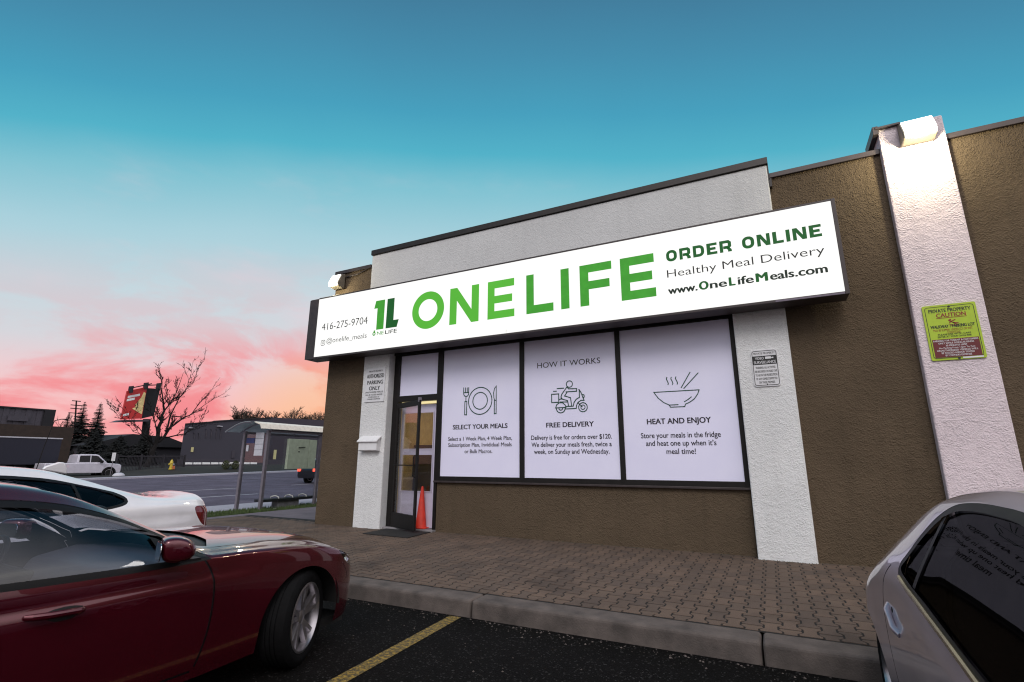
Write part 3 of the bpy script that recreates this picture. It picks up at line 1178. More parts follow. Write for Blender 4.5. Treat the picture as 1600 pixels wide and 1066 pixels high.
pa = poster(-5.726, -4.010, 'lilac window poster with plate, fork and knife icon')
m1 = FM()
m1.text('SELECT YOUR MEALS', -5.463, -4.262, 1.90, .088, PY, .014)
m1.text('Select a 1 Week Plan, 4 Week Plan,', -5.562, -4.170, 1.683, .074, PY, .006)
m1.text('Subscription Plan, Invididual Meals', -5.557, -4.175, 1.567, .074, PY, .006)
m1.text('or Bulk Macros.', -5.18, -4.578, 1.447, .074, PY, .006)
part(m1, 'lettering', 'black_ink', pa)
SW = .017
m1 = FM()
m1.ring(-4.858, 2.428, .268, .250, PY, 48)
m1.ring(-4.858, 2.428, .170, .152, PY, 48)
for l in [[(-5.235, 2.708), (-5.233, 2.575), (-5.212, 2.541), (-5.178, 2.529), (-5.14, 2.537), (-5.119, 2.568), (-5.119, 2.705)],
          [(-5.193, 2.705), (-5.19, 2.61)], [(-5.153, 2.703), (-5.151, 2.607)], [(-5.232, 2.604), (-5.118, 2.604)], [(-5.178, 2.529), (-5.178, 2.434)],
          [(-5.2, 2.429), (-5.156, 2.429), (-5.156, 2.173), (-5.2, 2.173), (-5.2, 2.429)],
          [(-4.507, 2.69), (-4.545, 2.645), (-4.563, 2.562), (-4.556, 2.473), (-4.541, 2.42), (-4.507, 2.42), (-4.507, 2.69)],
          [(-4.545, 2.42), (-4.545, 2.169), (-4.506, 2.169), (-4.506, 2.422)]]:
    m1.stroke(l, SW, PY)
part(m1, 'icon', 'dark_green_ink', pa)
pb = poster(-3.916, -2.188, 'lilac window poster headed with how it works and a scooter rider icon')
m1 = FM()
m1.text('HOW IT WORKS', -3.652, -2.458, 2.962, .105, PY, 0)
m1.text('FREE DELIVERY', -3.49, -2.612, 1.883, .088, PY, .014)
m1.text('Delivery is free for orders over $120.', -3.785, -2.312, 1.672, .082, PY, .006)
m1.text('We deliver your meals fresh, twice a', -3.78, -2.318, 1.548, .082, PY, .006)
m1.text('week, on Sunday and Wednesday.', -3.73, -2.36, 1.428, .082, PY, .006)
part(m1, 'lettering', 'black_ink', pb)
m1 = FM()
for l in [[(-3.276, 2.564), (-3.137, 2.565)], [(-3.345, 2.521), (-3.277, 2.518)], [(-3.377, 2.468), (-3.242, 2.468), (-3.242, 2.32), (-3.377, 2.32), (-3.377, 2.468)],
          [(-3.081, 2.585), (-3.181, 2.461), (-3.199, 2.409), (-3.172, 2.37), (-3.077, 2.341), (-3.059, 2.24)], [(-3.081, 2.585), (-3.051, 2.547), (-2.902, 2.542), (-2.904, 2.496), (-3.108, 2.496)],
          [(-3.078, 2.494), (-3.13, 2.427), (-3.02, 2.388), (-3.004, 2.247)], [(-3.234, 2.363), (-3.198, 2.379), (-3.172, 2.37)], [(-3.219, 2.322), (-3.072, 2.317)],
          [(-3.304, 2.222), (-3.282, 2.279), (-3.23, 2.31), (-3.169, 2.307), (-3.124, 2.267), (-3.11, 2.222), (-3.304, 2.222)],
          [(-3.109, 2.238), (-2.974, 2.238), (-2.957, 2.302), (-2.916, 2.356), (-2.855, 2.386), (-2.856, 2.519), (-2.871, 2.524)],
          [(-2.856, 2.522), (-2.823, 2.465), (-2.773, 2.33), (-2.827, 2.333), (-2.888, 2.298), (-2.914, 2.243), (-2.92, 2.196), (-3.126, 2.196)],
          [(-2.799, 2.435), (-2.77, 2.422), (-2.766, 2.395), (-2.782, 2.373)], [(-2.888, 2.298), (-2.807, 2.215)]]:
    m1.stroke(l, SW, PY)
m1.ring(-3.035, 2.631, .065, .049, PY, 28)
m1.ring(-2.797, 2.212, .086, .070, PY, 32)
m1.ring(-2.797, 2.212, .045, .031, PY, 24)
for rr_ in (.084, .036):
    m1.stroke([(-3.207 + rr_ * math.cos(R(a)), 2.215 + rr_ * math.sin(R(a))) for a in range(180, 361, 15)], SW, PY)
part(m1, 'icon', 'dark_green_ink', pb)
pc = poster(-2.102, -.3595, 'lilac window poster with steaming bowl and chopsticks icon')
m1 = FM()
m1.text('HEAT AND ENJOY', -1.722, -.747, 1.887, .09, PY, .014)
m1.text('Store your meals in the fridge', -1.83, -.628, 1.668, .086, PY, .006)
m1.text('and heat one up when it\u2019s', -1.755, -.70, 1.545, .086, PY, .006)
m1.text('meal time!', -1.445, -1.005, 1.418, .086, PY, .006)
part(m1, 'lettering', 'black_ink', pc)
m1 = FM()
for l in [[(-1.581, 2.398), (-1.205, 2.398), (-0.883, 2.398), (-0.907, 2.336), (-0.962, 2.262), (-1.03, 2.215), (-1.102, 2.184), (-1.117, 2.146), (-1.332, 2.146), (-1.354, 2.183), (-1.436, 2.226), (-1.517, 2.3), (-1.581, 2.398)],
          [(-1.354, 2.181), (-1.209, 2.181)], [(-1.119, 2.221), (-1.059, 2.255), (-1.003, 2.297)],
          [(-1.357, 2.635), (-1.368, 2.604), (-1.35, 2.554), (-1.341, 2.527), (-1.351, 2.503)], [(-1.289, 2.632), (-1.298, 2.602), (-1.278, 2.554), (-1.27, 2.527), (-1.281, 2.504)],
          [(-1.215, 2.633), (-1.226, 2.603), (-1.207, 2.553), (-1.198, 2.528), (-1.208, 2.505)], [(-1.15, 2.445), (-0.993, 2.691)], [(-1.112, 2.43), (-0.872, 2.67)]]:
    m1.stroke(l, .014, PY)
part(m1, 'icon', 'dark_green_ink', pc)

# ------------------------------------------------------------------ small signs on the pillars


def rounded(x0, x1, z0, z1, r_, n=5):
    pts = []
    for cx_, cz_, a0 in ((x1 - r_, z1 - r_, 0), (x0 + r_, z1 - r_, 90), (x0 + r_, z0 + r_, 180), (x1 - r_, z0 + r_, 270)):
        for k in range(n):
            t = R(a0 + 90 * k / (n - 1))
            pts.append((cx_ + r_ * math.cos(t), cz_ + r_ * math.sin(t)))
    return pts


def sign_plate(mb, x0, x1, z0, z1, r_, y0, y1):
    mb.prism(rounded(x0, x1, z0, z1, r_), y0, y1, 'y')


s1 = thing('parking_sign', 'white authorized parking only sign on the pillar beside the door', 'sign', (-7.325, -.21, 2.52))
w = MB()
sign_plate(w, -7.595, -7.06, 2.51, 3.23, .012, -.222, -.206)
part(w, 'plate', 'sign_white', s1)
w = FM()
yy_ = -.2245
for s, a, b, z, cp, bo in (('PRIVATE PROPERTY', -7.50, -7.12, 3.145, .038, .004), ('AUTHORIZED', -7.555, -7.085, 3.02, .085, .014), ('PARKING', -7.535, -7.10, 2.885, .085, .014), ('ONLY', -7.475, -7.175, 2.76, .085, .014),
                           ('UNAUTHORIZED VEHICLES', -7.57, -7.085, 2.70, .032, .006), ('WILL BE TAGGED AND/OR', -7.565, -7.10, 2.645, .032, .006), ('TOWED AWAY AT', -7.49, -7.18, 2.595, .032, .006), ('OWNER\u2019S EXPENSE', -7.51, -7.155, 2.555, .027, .006)):
    w.text(s, a, b, z, cp, yy_, bo)
part(w, 'lettering', 'sign_black', s1)

s2 = thing('surveillance_sign', 'small black and white video surveillance sign on the middle pillar', 'sign', (.08, -.21, 2.36))
w = MB()
sign_plate(w, -.096, .253, 2.365, 2.907, .04, -.222, -.207)
part(w, 'plate', 'sign_white', s2)
w = FM()
ol = rounded(-.080, .237, 2.383, 2.889, .03)
w.stroke(ol + [ol[0]], .008, yy_)
w.flat([(-.078, 2.685), (.235, 2.685), (.235, 2.815), (-.078, 2.815)], yy_)
w.text('PRIVATE PROPERTY', -.065, .222, 2.838, .03, yy_, .004)
for s, a, b, z in (('WARNING: ALL ACTIVITIES', -.05, .208, 2.625), ('ARE RECORDED ON VIDEO TAPE', -.068, .226, 2.570), ('TO AID IN THE PROSECUTION', -.062, .22, 2.515), ('OF ANY CRIMES COMMITTED', -.058, .216, 2.460), ('ON THESE PREMISES', -.025, .182, 2.408)):
    w.text(s, a, b, z, .034, yy_, .004)
w.ring(.079, 2.394, .008, .001, yy_ - .0006, 10)
part(w, 'lettering', 'sign_black', s2)
w = FM()
yz = yy_ - .0015
w.text('VIDEO', -.045, .07, 2.762, .038, yz, .006)
w.text('SURVEILLANCE', -.066, .224, 2.70, .042, yz, .006)
w.flat([(.088, 2.766), (.165, 2.766), (.165, 2.775), (.196, 2.768), (.196, 2.792), (.165, 2.786), (.165, 2.800), (.088, 2.800)], yz)
part(w, 'reversed_lettering', 'sign_white', s2)

s3 = thing('caution_sign', 'lime green and maroon private property caution sign on the lilac pillar', 'sign', (2.266, -.22, 2.565))
w = MB()
sign_plate(w, 1.994, 2.538, 2.566, 3.296, .02, -.232, -.217)
part(w, 'plate', 'sign_lime', s3)
ya = -.2345
w = FM()
ol = rounded(2.020, 2.512, 2.592, 3.270, .03)
w.stroke(ol + [ol[0]], .006, ya)
w.text('PRIVATE PROPERTY', 2.055, 2.482, 3.195, .048, ya, .011)
w.text('WALKWAY / PARKING LOT', 2.045, 2.49, 2.985, .042, ya, .013)
w.text('PLEASE USE WITH CARE', 2.105, 2.435, 2.888, .022, ya, .006)
w.text('ENTER AT YOUR OWN RISK', 2.10, 2.44, 2.858, .022, ya, .006)
w.ring(2.27, 3.262, .014, .001, ya - .001, 12)
w.ring(2.27, 2.582, .014, .001, ya - .001, 12)
part(w, 'lettering', 'sign_black', s3)
w = FM()
w.text('CAUTION', 2.125, 2.425, 3.128, .055, ya, .013)
w.stroke([(2.12, 3.117), (2.43, 3.117)], .007, ya)
w.text('MAY BE SLIPPERY UNDER ICY OR WET', 2.07, 2.46, 2.943, .030, ya, .0)
w.text('CONDITIONS', 2.20, 2.335, 2.91, .028, ya, .0)
for l in [[(2.238, 3.085), (2.262, 3.062), (2.285, 3.045)], [(2.262, 3.062), (2.31, 3.085)], [(2.285, 3.045), (2.315, 3.040), (2.335, 3.035)], [(2.280, 3.05), (2.31, 3.022), (2.335, 3.012)], [(2.240, 3.022), (2.275, 3.012), (2.31, 3.007)], [(2.255, 3.058), (2.245, 3.04)]]:
    w.stroke(l, .012, ya)
w.ring(2.258, 3.086, .011, .001, ya, 12)
part(w, 'warning_lettering', 'sign_red', s3)
w = FM()
w.flat([(2.035, 2.60), (2.50, 2.60), (2.50, 2.838), (2.035, 2.838)], ya)
part(w, 'maroon_panel', 'sign_maroon', s3)
w = FM()
yb_ = ya - .0015
for s, a, b, z, c_ in (('PARKING FOR TENANT & CUSTOMERS', 2.045, 2.49, 2.806, .022), ('ONLY WHILE DOING BUSINESS', 2.09, 2.445, 2.774, .022), ('30 MINUTES LIMIT', 2.16, 2.375, 2.742, .022), ('No Parking From 11pm To 7am', 2.09, 2.445, 2.712, .02),
                      ('UNAUTHORIZED VEHICLE WILL', 2.065, 2.47, 2.678, .023), ('BE TAGGED AND/OR TOWED', 2.105, 2.43, 2.646, .023), ('BY OWNERS EXPENSE', 2.14, 2.40, 2.614, .023)):
    w.text(s, a, b, z, c_, yb_, .006)
w.flat([(2.305, 2.575), (2.505, 2.575), (2.505, 2.594), (2.305, 2.594)], yb_)
part(w, 'pale_lettering', 'sign_white', s3)

# mailbox
mbx = thing('mailbox', 'white wall mailbox with sloped lid on the pillar by the door', 'mailbox', (-7.35, -.21, 1.5))
w = MB()
w.prism([(-.205, 1.50), (-.30, 1.50), (-.315, 1.515), (-.315, 1.70), (-.205, 1.76)], -7.575, -7.09, 'x')
part(w, 'box', 'mail_white', mbx, bevel=.006)
w = MB()
w.prism([(-.204, 1.80), (-.23, 1.795), (-.345, 1.70), (-.345, 1.675), (-.33, 1.675), (-.204, 1.772)], -7.60, -7.065, 'x')
part(w, 'lid', 'mail_white', mbx, bevel=.005)

# traffic cone
cone = thing('traffic_cone', 'orange traffic cone propping the glass door open', 'traffic cone', (-6.17, .045, .036))
w = MB()
w.lathe([(.106, 0), (.115, .018), (.108, .035), (.026, .745), (.018, .775), (.001, .782)], 28)
w.build('cone_shell', 'cone_orange', cone, smooth=True)
w = MB()
w.prism(rounded(-.14, .14, -.09, .14, .03), 0.0, .022, 'z')
w.build('base', 'cone_orange', cone, bevel=.005)

mt = MB()
mt.prism([(-6.80, -.86), (-5.74, -.90), (-5.80, -.14), (-6.86, -.14)], .001, .014, 'z')
tag(mt.build('door_mat', 'rubber_mat', bevel=.004), 'black rubber door mat on the pavers before the shop door', 'door mat')


# ------------------------------------------------------------------ floodlights
def flood(loc, label, sx, power):
    t = thing('flood_light', label, 'floodlight', loc, 0, 'lit floodlights on the front wall')
    w_ = MB()
    w_.prism([(.0, -.15), (-.05, -.16), (-.20, -.13), (-.22, -.06), (-.12, .16), (-.02, .2), (.0, .2)], -sx, sx, 'x')
    w_.build('housing', 'lamp_body', t, bevel=.015)
    w_ = MB()
    w_.prism([(-.205, -.132), (-.228, -.06), (-.128, .155), (-.15, .16), (-.255, -.05), (-.235, -.14)], -sx * .93, sx * .93, 'x')
    w_.build('lens', 'lamp_glow', t, bevel=.01)
    l = bpy.data.lights.new('flood_bulb', 'POINT')
    l.energy = power
    l.color = (1.0, .90, .60)
    l.shadow_soft_size = .06
    lo = bpy.data.objects.new('flood_bulb', l)
    C.objects.link(lo)
    lo.parent = t
    lo.location = (0, -.42, -.22)
    return t


flood((2.31, -.215, 5.80), 'large glaring floodlight at the top of the lilac pillar', .19, 80)
fl2 = flood((-8.60, -.20, 5.36), 'small glaring floodlight at the far corner above the sign', .14, 30)
w = MB()
w.tube([(-8.45, -.185, 5.50), (-8.1, -.185, 5.50), (-7.72, -.185, 5.62)], .014, 8)
o = part(w, 'conduit', 'brown_metal', shop)


# ------------------------------------------------------------------ cars
def pchip_slopes(x, y):
    """monotone slopes; x (K,), y (..., K)"""
    x = np.asarray(x, float)
    y = np.asarray(y, float)
    h = np.diff(x)
    d = np.diff(y, axis=-1) / h
    m = np.zeros_like(y)
    w1 = 2 * h[1:] + h[:-1]
    w2 = h[1:] + 2 * h[:-1]
    a, b = d[..., :-1], d[..., 1:]
    ok = a * b > 0
    with np.errstate(divide='ignore', invalid='ignore'):
        hm = (w1 + w2) / (w1 / np.where(ok, a, 1) + w2 / np.where(ok, b, 1))
    m[..., 1:-1] = np.where(ok, hm, 0)
    m[..., 0] = d[..., 0]
    m[..., -1] = d[..., -1]
    return m


def hermite(x, y, m, q):
    x = np.asarray(x, float)
    i = np.clip(np.searchsorted(x, q, side='right') - 1, 0, len(x) - 2)
    h = x[i + 1] - x[i]
    t = (q - x[i]) / h
    if y.ndim == 1:
        y0, y1, m0, m1_ = y[i], y[i + 1], m[i], m[i + 1]
    else:
        r_ = np.arange(y.shape[0])
        y0, y1, m0, m1_ = y[r_, i], y[r_, i + 1], m[r_, i], m[r_, i + 1]
    t2, t3 = t * t, t * t * t
    return (2 * t3 - 3 * t2 + 1) * y0 + (t3 - 2 * t2 + t) * h * m0 + (-2 * t3 + 3 * t2) * y1 + (t3 - t2) * h * m1_


class Curve1:
    def __init__(self, pts):
        pts = sorted(pts)
        self.x = np.array([p[0] for p in pts], float)
        self.y = np.array([p[1] for p in pts], float)
        self.m = pchip_slopes(self.x, self.y)

    def __call__(self, q):
        return hermite(self.x, self.y, self.m, np.clip(q, self.x[0], self.x[-1]))


VK = np.array([0, .09, .20, .32, .37, .48, .60, .78, 1.0, 1.22])


class CarBody:
    """body skin S(u, v): u runs along the car, v from the sill over the side to the roof centre line"""

    def __init__(self, sp):
        self.W, self.zs, self.zb, self.z6, self.w6, self.z8 = [Curve1(sp[k]) for k in ('W', 'zs', 'zb', 'z6', 'w6', 'z8')]
        self.f0, self.f1 = sp['ends']
        self.crease = sp.get('crease')

    def ctrl(self, u):
        W_, zs, zb, z6, w6, z8 = self.W(u), self.zs(u), self.zb(u), self.z6(u), self.w6(u), self.z8(u)
        w6 = np.minimum(w6, W_ * .98)
        zmid = zs + (zb - zs) * .58
        y = [W_ * .955, W_ * .985, W_, W_ * .992, W_ * .972]
        z = [zs, zs + (zb - zs) * .22, zmid, zs + (zb - zs) * .90, zb]
        wb = W_ * .972
        up = np.clip((z6 - zb) / .35, 0, 1)
        y5 = wb + (w6 - wb) * (.46 - .06 * up)
        y += [y5, w6, w6 * (.66 + .10 * up), w6 * 0.0, -w6 * (.66 + .10 * up)]
        z7 = z6 + (z8 - z6) * (.72 + .06 * up)
        z += [zb + (z6 - zb) * .5, z6, z7, z8, z7]
        return np.stack(y, -1), np.stack(z, -1)

    def S(self, u, v):
        u = np.asarray(u, float)
        v = np.asarray(v, float)
        Y, Z = self.ctrl(u)
        yy, zz = hermite(VK, Y, pchip_slopes(VK, Y), v), hermite(VK, Z, pchip_slopes(VK, Z), v)
        if self.crease:
            zc, amp, wd, ua, ub = self.crease
            k = np.clip((u - ua) / .25, 0, 1) * np.clip((ub - u) / .25, 0, 1)
            k = k * k * (3 - 2 * k)
            yy = yy + amp * k * (1 / (1 + np.exp(np.clip((zz - zc) / wd, -30, 30))) - 1) * np.clip((.40 - v) / .1, 0, 1)
        return np.stack([u, yy, zz], -1)

    def normals(self, u, v):
        e = 2e-3
        ua, ub = np.clip(u - e, self.f0, self.f1), np.clip(u + e, self.f0, self.f1)
        va, vb = np.clip(v - e, 0, 1.0), np.clip(v + e, 0, 1.02)
        du = self.S(ub, v) - self.S(ua, v)
        dv_ = self.S(u, vb) - self.S(u, va)
        n = np.cross(du, dv_)
        return n / np.maximum(1e-9, np.linalg.norm(n, axis=-1, keepdims=True))

    def v_side(self, u, z):
        vv = np.linspace(0, .60, 160)
        zz = self.S(np.full(160, u), vv)[:, 2]
        return float(np.interp(z, np.maximum.accumulate(zz) + np.arange(160) * 1e-9, vv))

    def v_top(self, u, y):
        vv = np.linspace(.60, 1.0, 120)
        yy = self.S(np.full(120, u), vv)[:, 1]
        return float(np.interp(-y, -yy, vv))


def dens(poly, step=.04, closed=True):
    out = []
    n = len(poly)
    for i in range(n if closed else n - 1):
        a, b = Vector(poly[i]), Vector(poly[(i + 1) % n])
        k = max(1, int((b - a).length / step))
        for j in range(k):
            out.append(tuple(a.lerp(b, j / k)))
    if not closed:
        out.append(tuple(poly[-1]))
    return out


def smooth_poly(pts, n=6, closed=True, sharp=()):
    """Catmull-Rom through points; indices in sharp stay corners"""
    out = []
    m = len(pts)
    for i in range(m if closed else m - 1):
        p1, p2 = Vector(pts[i]), Vector(pts[(i + 1) % m])
        p0 = Vector(pts[(i - 1) % m]) if (closed or i > 0) else p1
        p3 = Vector(pts[(i + 2) % m]) if (closed or i < m - 2) else p2
        if i in sharp:
            p0 = p1
        if (i + 1) % m in sharp:
            p3 = p2
        for k in range(n):
            t = k / n
            out.append(tuple(0.5 * (2 * p1 + (p2 - p0) * t + (2 * p0 - 5 * p1 + 4 * p2 - p3) * t * t + (3 * p1 - p0 - 3 * p2 + p3) * t ** 3)))
    if not closed:
        out.append(tuple(pts[-1]))
    return out


def offset_poly(poly, d):
    n = len(poly)
    area = sum(poly[i][0] * poly[(i + 1) % n][1] - poly[(i + 1) % n][0] * poly[i][1] for i in range(n))
    s = 1 if area > 0 else -1
    out = []
    for i in range(n):
        a, b, c = Vector(poly[i - 1]), Vector(poly[i]), Vector(poly[(i + 1) % n])
        d1, d2 = (b - a), (c - b)
        d1 = d1.normalized() if d1.length > 1e-9 else d2.normalized()
        d2 = d2.normalized() if d2.length > 1e-9 else d1
        n1, n2 = Vector((d1.y, -d1.x)) * s, Vector((d2.y, -d2.x)) * s
        m = n1 + n2
        m = m.normalized() if m.length > 1e-6 else n1
        out.append(tuple(b + m * d / max(.4, m.dot(n1))))
    return out


def strip_poly(line, w):
    """thin closed polygon round an open polyline"""
    L, Rr = [], []
    n = len(line)
    for i in range(n):
        a, b = Vector(line[max(i - 1, 0)]), Vector(line[min(i + 1, n - 1)])
        d = (b - a).normalized()
        nn = Vector((-d.y, d.x)) * w / 2
        L.append(tuple(Vector(line[i]) + nn))
        Rr.append(tuple(Vector(line[i]) - nn))
    return L + Rr[::-1]


def in_poly(px, py, poly):
    inside = np.zeros(len(px), bool)
    n = len(poly)
    for i in range(n):
        x1, y1 = poly[i]
        x2, y2 = poly[(i + 1) % n]
        if y1 == y2:
            continue
        c = ((y1 > py) != (y2 > py)) & (px < (x2 - x1) * (py - y1) / (y2 - y1) + x1)
        inside ^= c
    return inside


def arch_poly(fc, r_, zc, zlo=-.1):
    pts = [(fc - r_, zlo)] + [(fc + r_ * math.cos(t), zc + r_ * math.sin(t)) for t in np.linspace(PI, 0, 34)] + [(fc + r_, zlo)]
    return pts


VS = 2.3     # scale of v against metres for triangulation


def build_skin(root, cb, feats, paint_mat, step=.05):
    """feats: list of (kind, name, material, polygon, inset); later features win. kind 'side' (f,z) or 'top' (f,y)"""
    polys = []
    for kind, name, mat, poly, inset in feats:
        d = dens(poly, .035)
        if kind == 'side':
            q = [(f, cb.v_side(min(max(f, cb.f0), cb.f1), z)) for f, z in d]
        else:
            q = [(f, cb.v_top(min(max(f, cb.f0), cb.f1), y)) for f, y in d]
        q = [(min(max(f, cb.f0), cb.f1), min(max(v, 0), 1.0)) for f, v in q]
        qq = [q[0]]
        for p_ in q[1:]:
            if abs(p_[0] - qq[-1][0]) + abs(p_[1] - qq[-1][1]) > 2e-4:
                qq.append(p_)
        polys.append((name, mat, qq, inset))
    pts, edges = [], []
    for name, mat, q, inset in polys:
        o = len(pts)
        pts += [Vector((f, v * VS)) for f, v in q]
        edges += [(o + i, o + (i + 1) % len(q)) for i in range(len(q))]
    L = cb.f1 - cb.f0
    us = list(np.linspace(cb.f0, cb.f1, int(L / step)))
    for e0, sg_ in ((cb.f0, 1), (cb.f1, -1)):
        us += [e0 + sg_ * d for d in (.006, .015, .03, .07)]
    us = sorted(us)
    vs_ = np.linspace(0, 1, 46)
    for i, u in enumerate(us):
        for v in vs_:
            pts.append(Vector((u, v * VS)))
    res = geometry.delaunay_2d_cdt(pts, edges, [], 0, 1e-5)
    V2 = np.array([(p.x, p.y / VS) for p in res[0]])
    F = [tuple(f) for f in res[2]]
    Fa = np.array(F)
    cen = V2[Fa].mean(1)
    cls = np.full(len(F), -1)
    for k, (name, mat, q, inset) in enumerate(polys):
        cls[in_poly(cen[:, 0], cen[:, 1], q)] = k
    P = cb.S(V2[:, 0], np.clip(V2[:, 1], 0, 1))
    Nn = cb.normals(V2[:, 0], np.clip(V2[:, 1], 0, 1))
    # orientation so that side normal points to +y
    if Nn[np.argmin(abs(V2[:, 1] - .2))][1] < 0:
        Nn = -Nn
    groups = {}
    for k, (name, mat, q, inset) in enumerate(polys):
        groups.setdefault((name, mat, inset), []).extend(np.where(cls == k)[0].tolist())
    made = {}

    def emit_mesh(name, mat, fidx, inset, sides):
        vs, nn, fs = [], [], []
        for s in sides:
            mp_ = {}
            for fi in fidx:
                q = []
                for vi in F[fi]:
                    if vi not in mp_:
                        mp_[vi] = len(vs)
                        p_ = P[vi] - Nn[vi] * inset
                        vs.append((p_[0], p_[1] * s, p_[2]))
                        nn.append((Nn[vi][0], Nn[vi][1] * s, Nn[vi][2]))
                    q.append(mp_[vi])
                a, b, c = (np.array(vs[i]) for i in q)
                gn = np.cross(b - a, c - a)
                if gn.dot(np.array(nn[q[0]])) < 0:
                    q = q[::-1]
                fs.append(tuple(q))
            # cap both ends
        if not fs:
            return None
        me = bpy.data.meshes.new(name)
        me.from_pydata(vs, [], fs)
        me.materials.append(M[mat])
        for p_ in me.polygons:
            p_.use_smooth = True
        me.normals_split_custom_set_from_vertices([Vector(n_).normalized() for n_ in nn])
        o = bpy.data.objects.new(name, me)
        C.objects.link(o)
        o.parent = root
        return o
    body_f = np.where(cls == -1)[0].tolist()
    body = emit_mesh('body', paint_mat, body_f, 0, (1, -1))
    for (name, mat, inset), fidx in groups.items():
        if name == 'cut':
            continue
        if name in ('windscreen', 'rear_window'):
            made.setdefault(name, []).append(emit_mesh(name, mat, fidx, inset, (1, -1)))
        else:
            for s in (1, -1):
                made.setdefault(name, []).append(emit_mesh(name, mat, fidx, inset, (s,)))
    # end caps
    for u in (cb.f0, cb.f1):
        cp = MB()
        sec = cb.S(np.full(24, u), np.linspace(0, 1, 24))
        ring = [tuple(p_) for p_ in sec] + [(p_[0], -p_[1], p_[2]) for p_ in sec[::-1]]
        cp.add(ring, [tuple(range(len(ring)))])
        cp.build('bumper_face', paint_mat, root)
    return body, made


def wheel(root, f, y, r_, rim_r, width, side, steer=0.0, spokes=5, style='v'):
    e = bpy.data.objects.new('wheel', None)
    C.objects.link(e)
    e.parent = root
    e.location = (f, y, r_)
    e.rotation_euler = (0, 0, R(steer))
    mat = Matrix.Rotation(-PI / 2 * side, 4, 'X')        # lathe axis z -> outward
    hw = width / 2
    w_ = MB()
    prof = [(rim_r - .004, -hw * .9), (rim_r + .03, -hw), (r_ - .03, -hw * .96), (r_ - .006, -hw * .78), (r_, -hw * .45), (r_, hw * .45), (r_ - .006, hw * .78), (r_ - .03, hw * .96), (rim_r + .03, hw), (rim_r - .004, hw * .88)]
    grooved = []
    for p_ in prof[:5]:
        grooved.append(p_)
    for gx in (-.28, 0, .28):
        grooved += [(r_, hw * (gx - .045)), (r_ - .007, hw * (gx - .03)), (r_ - .007, hw * (gx + .03)), (r_, hw * (gx + .045))]
    grooved += prof[5:]
    w_.lathe(grooved, 56, mat, closed=True)
    w_.build('tyre', 'tyre_rubber', e, smooth=True, angle=40)
    w_ = MB()
    w_.lathe([(rim_r + .002, hw * .93), (rim_r - .012, hw * .95), (rim_r - .022, hw * .80), (rim_r - .03, hw * .2), (rim_r - .03, -hw * .9), (rim_r, -hw * .9)], 56, mat, closed=True)
    for k in range(spokes):
        for dA in ((-.16, .16) if style == 'v' else (0,)):
            a = 2 * PI * k / spokes + .35
            a0, a1 = a + dA * .55, a + dA * 1.35
            d0, d1 = Vector((math.cos(a0), math.sin(a0), 0)), Vector((math.cos(a1), math.sin(a1), 0))
            p0, p1 = d0 * .045, d1 * (rim_r - .014)
            t = (p1 - p0).normalized()
            n_ = Vector((-t.y, t.x, 0))
            wa, wb = (.017, .013) if style == 'v' else (.04, .03)
            zt0, zt1 = hw * .62, hw * .78
            vs = [p0 + n_ * wa, p0 - n_ * wa, p1 - n_ * wb, p1 + n_ * wb]
            zs_ = (zt0, zt0, zt1, zt1)
            top = [(v.x, v.y, z) for v, z in zip(vs, zs_)]
            bot = [(v.x + (n_.x if i in (0, 3) else -n_.x) * .007, v.y + (n_.y if i in (0, 3) else -n_.y) * .007, z - .035) for i, (v, z) in enumerate(zip(vs, zs_))]
            w_.add(top + bot, [(0, 1, 2, 3), (7, 6, 5, 4), (0, 4, 5, 1), (1, 5, 6, 2), (2, 6, 7, 3), (3, 7, 4, 0)], mat)
    w_.lathe([(.0001, hw * .66), (.03, hw * .66), (.055, hw * .60), (.06, hw * .3), (.0001, hw * .3)], 24, mat)
    w_.build('rim', 'alloy', e, smooth=True, angle=30)
    w_ = MB()
    w_.lathe([(.0001, hw * .05), (rim_r * .72, hw * .05), (rim_r * .72, -hw * .1), (.0001, -hw * .1)], 40, mat)
    w_.build('brake_disc', 'alloy_dark', e, smooth=True, angle=30)
    return e


def wheel_wells(root, cb, axles, r_, halfw):
    for f in axles:
        for s in (1, -1):
            n = 20
            vs, fs = [], []
            for i in range(n + 1):
                t = PI * i / n
                vs.append((f - r_ * math.cos(t), s * (halfw - .012), r_ * .92 + r_ * math.sin(t)))
                vs.append((f - r_ * math.cos(t), s * .45, r_ * .92 + r_ * math.sin(t)))
            for i in range(n):
                fs.append((2 * i, 2 * i + 2, 2 * i + 3, 2 * i + 1))
            fs.append(tuple(2 * i + 1 for i in range(n + 1)))
            w_ = MB()
            w_.add(vs, fs)
            w_.build('wheel_well', 'under_dark', root, smooth=True)
    w_ = MB()
    w_.box(cb.f0 + .25, -halfw * .84, .16, cb.f1 - .25, halfw * .84, .22)
    w_.build('underbody', 'under_dark', root)


def seat(root, x, y, s=1.0, mat='seat_leather', zf=.0):
    w_ = MB()
    w_.box(x - .25, y - .24, .30 + zf, x + .27, y + .24, .48 + zf)
    m = Matrix.Translation((x - .25, y, .42 + zf)) @ Matrix.Rotation(R(-16), 4, 'Y')
    w_.prism([(-.24, 0), (.24, 0), (.25, .3), (.21, .5), (.15, .58), (-.15, .58), (-.21, .5), (-.25, .3)], -.07, .07, 'x', m)
    w_.prism([(-.02, .56), (.02, .56), (.02, .66), (-.02, .66)], -.015, .015, 'x', m)
    w_.prism(rounded(-.125, .125, .62, .80, .05), -.045, .045, 'x', m)
    return w_.build('seat', mat, root, smooth=True, bevel=.03, segs=3)


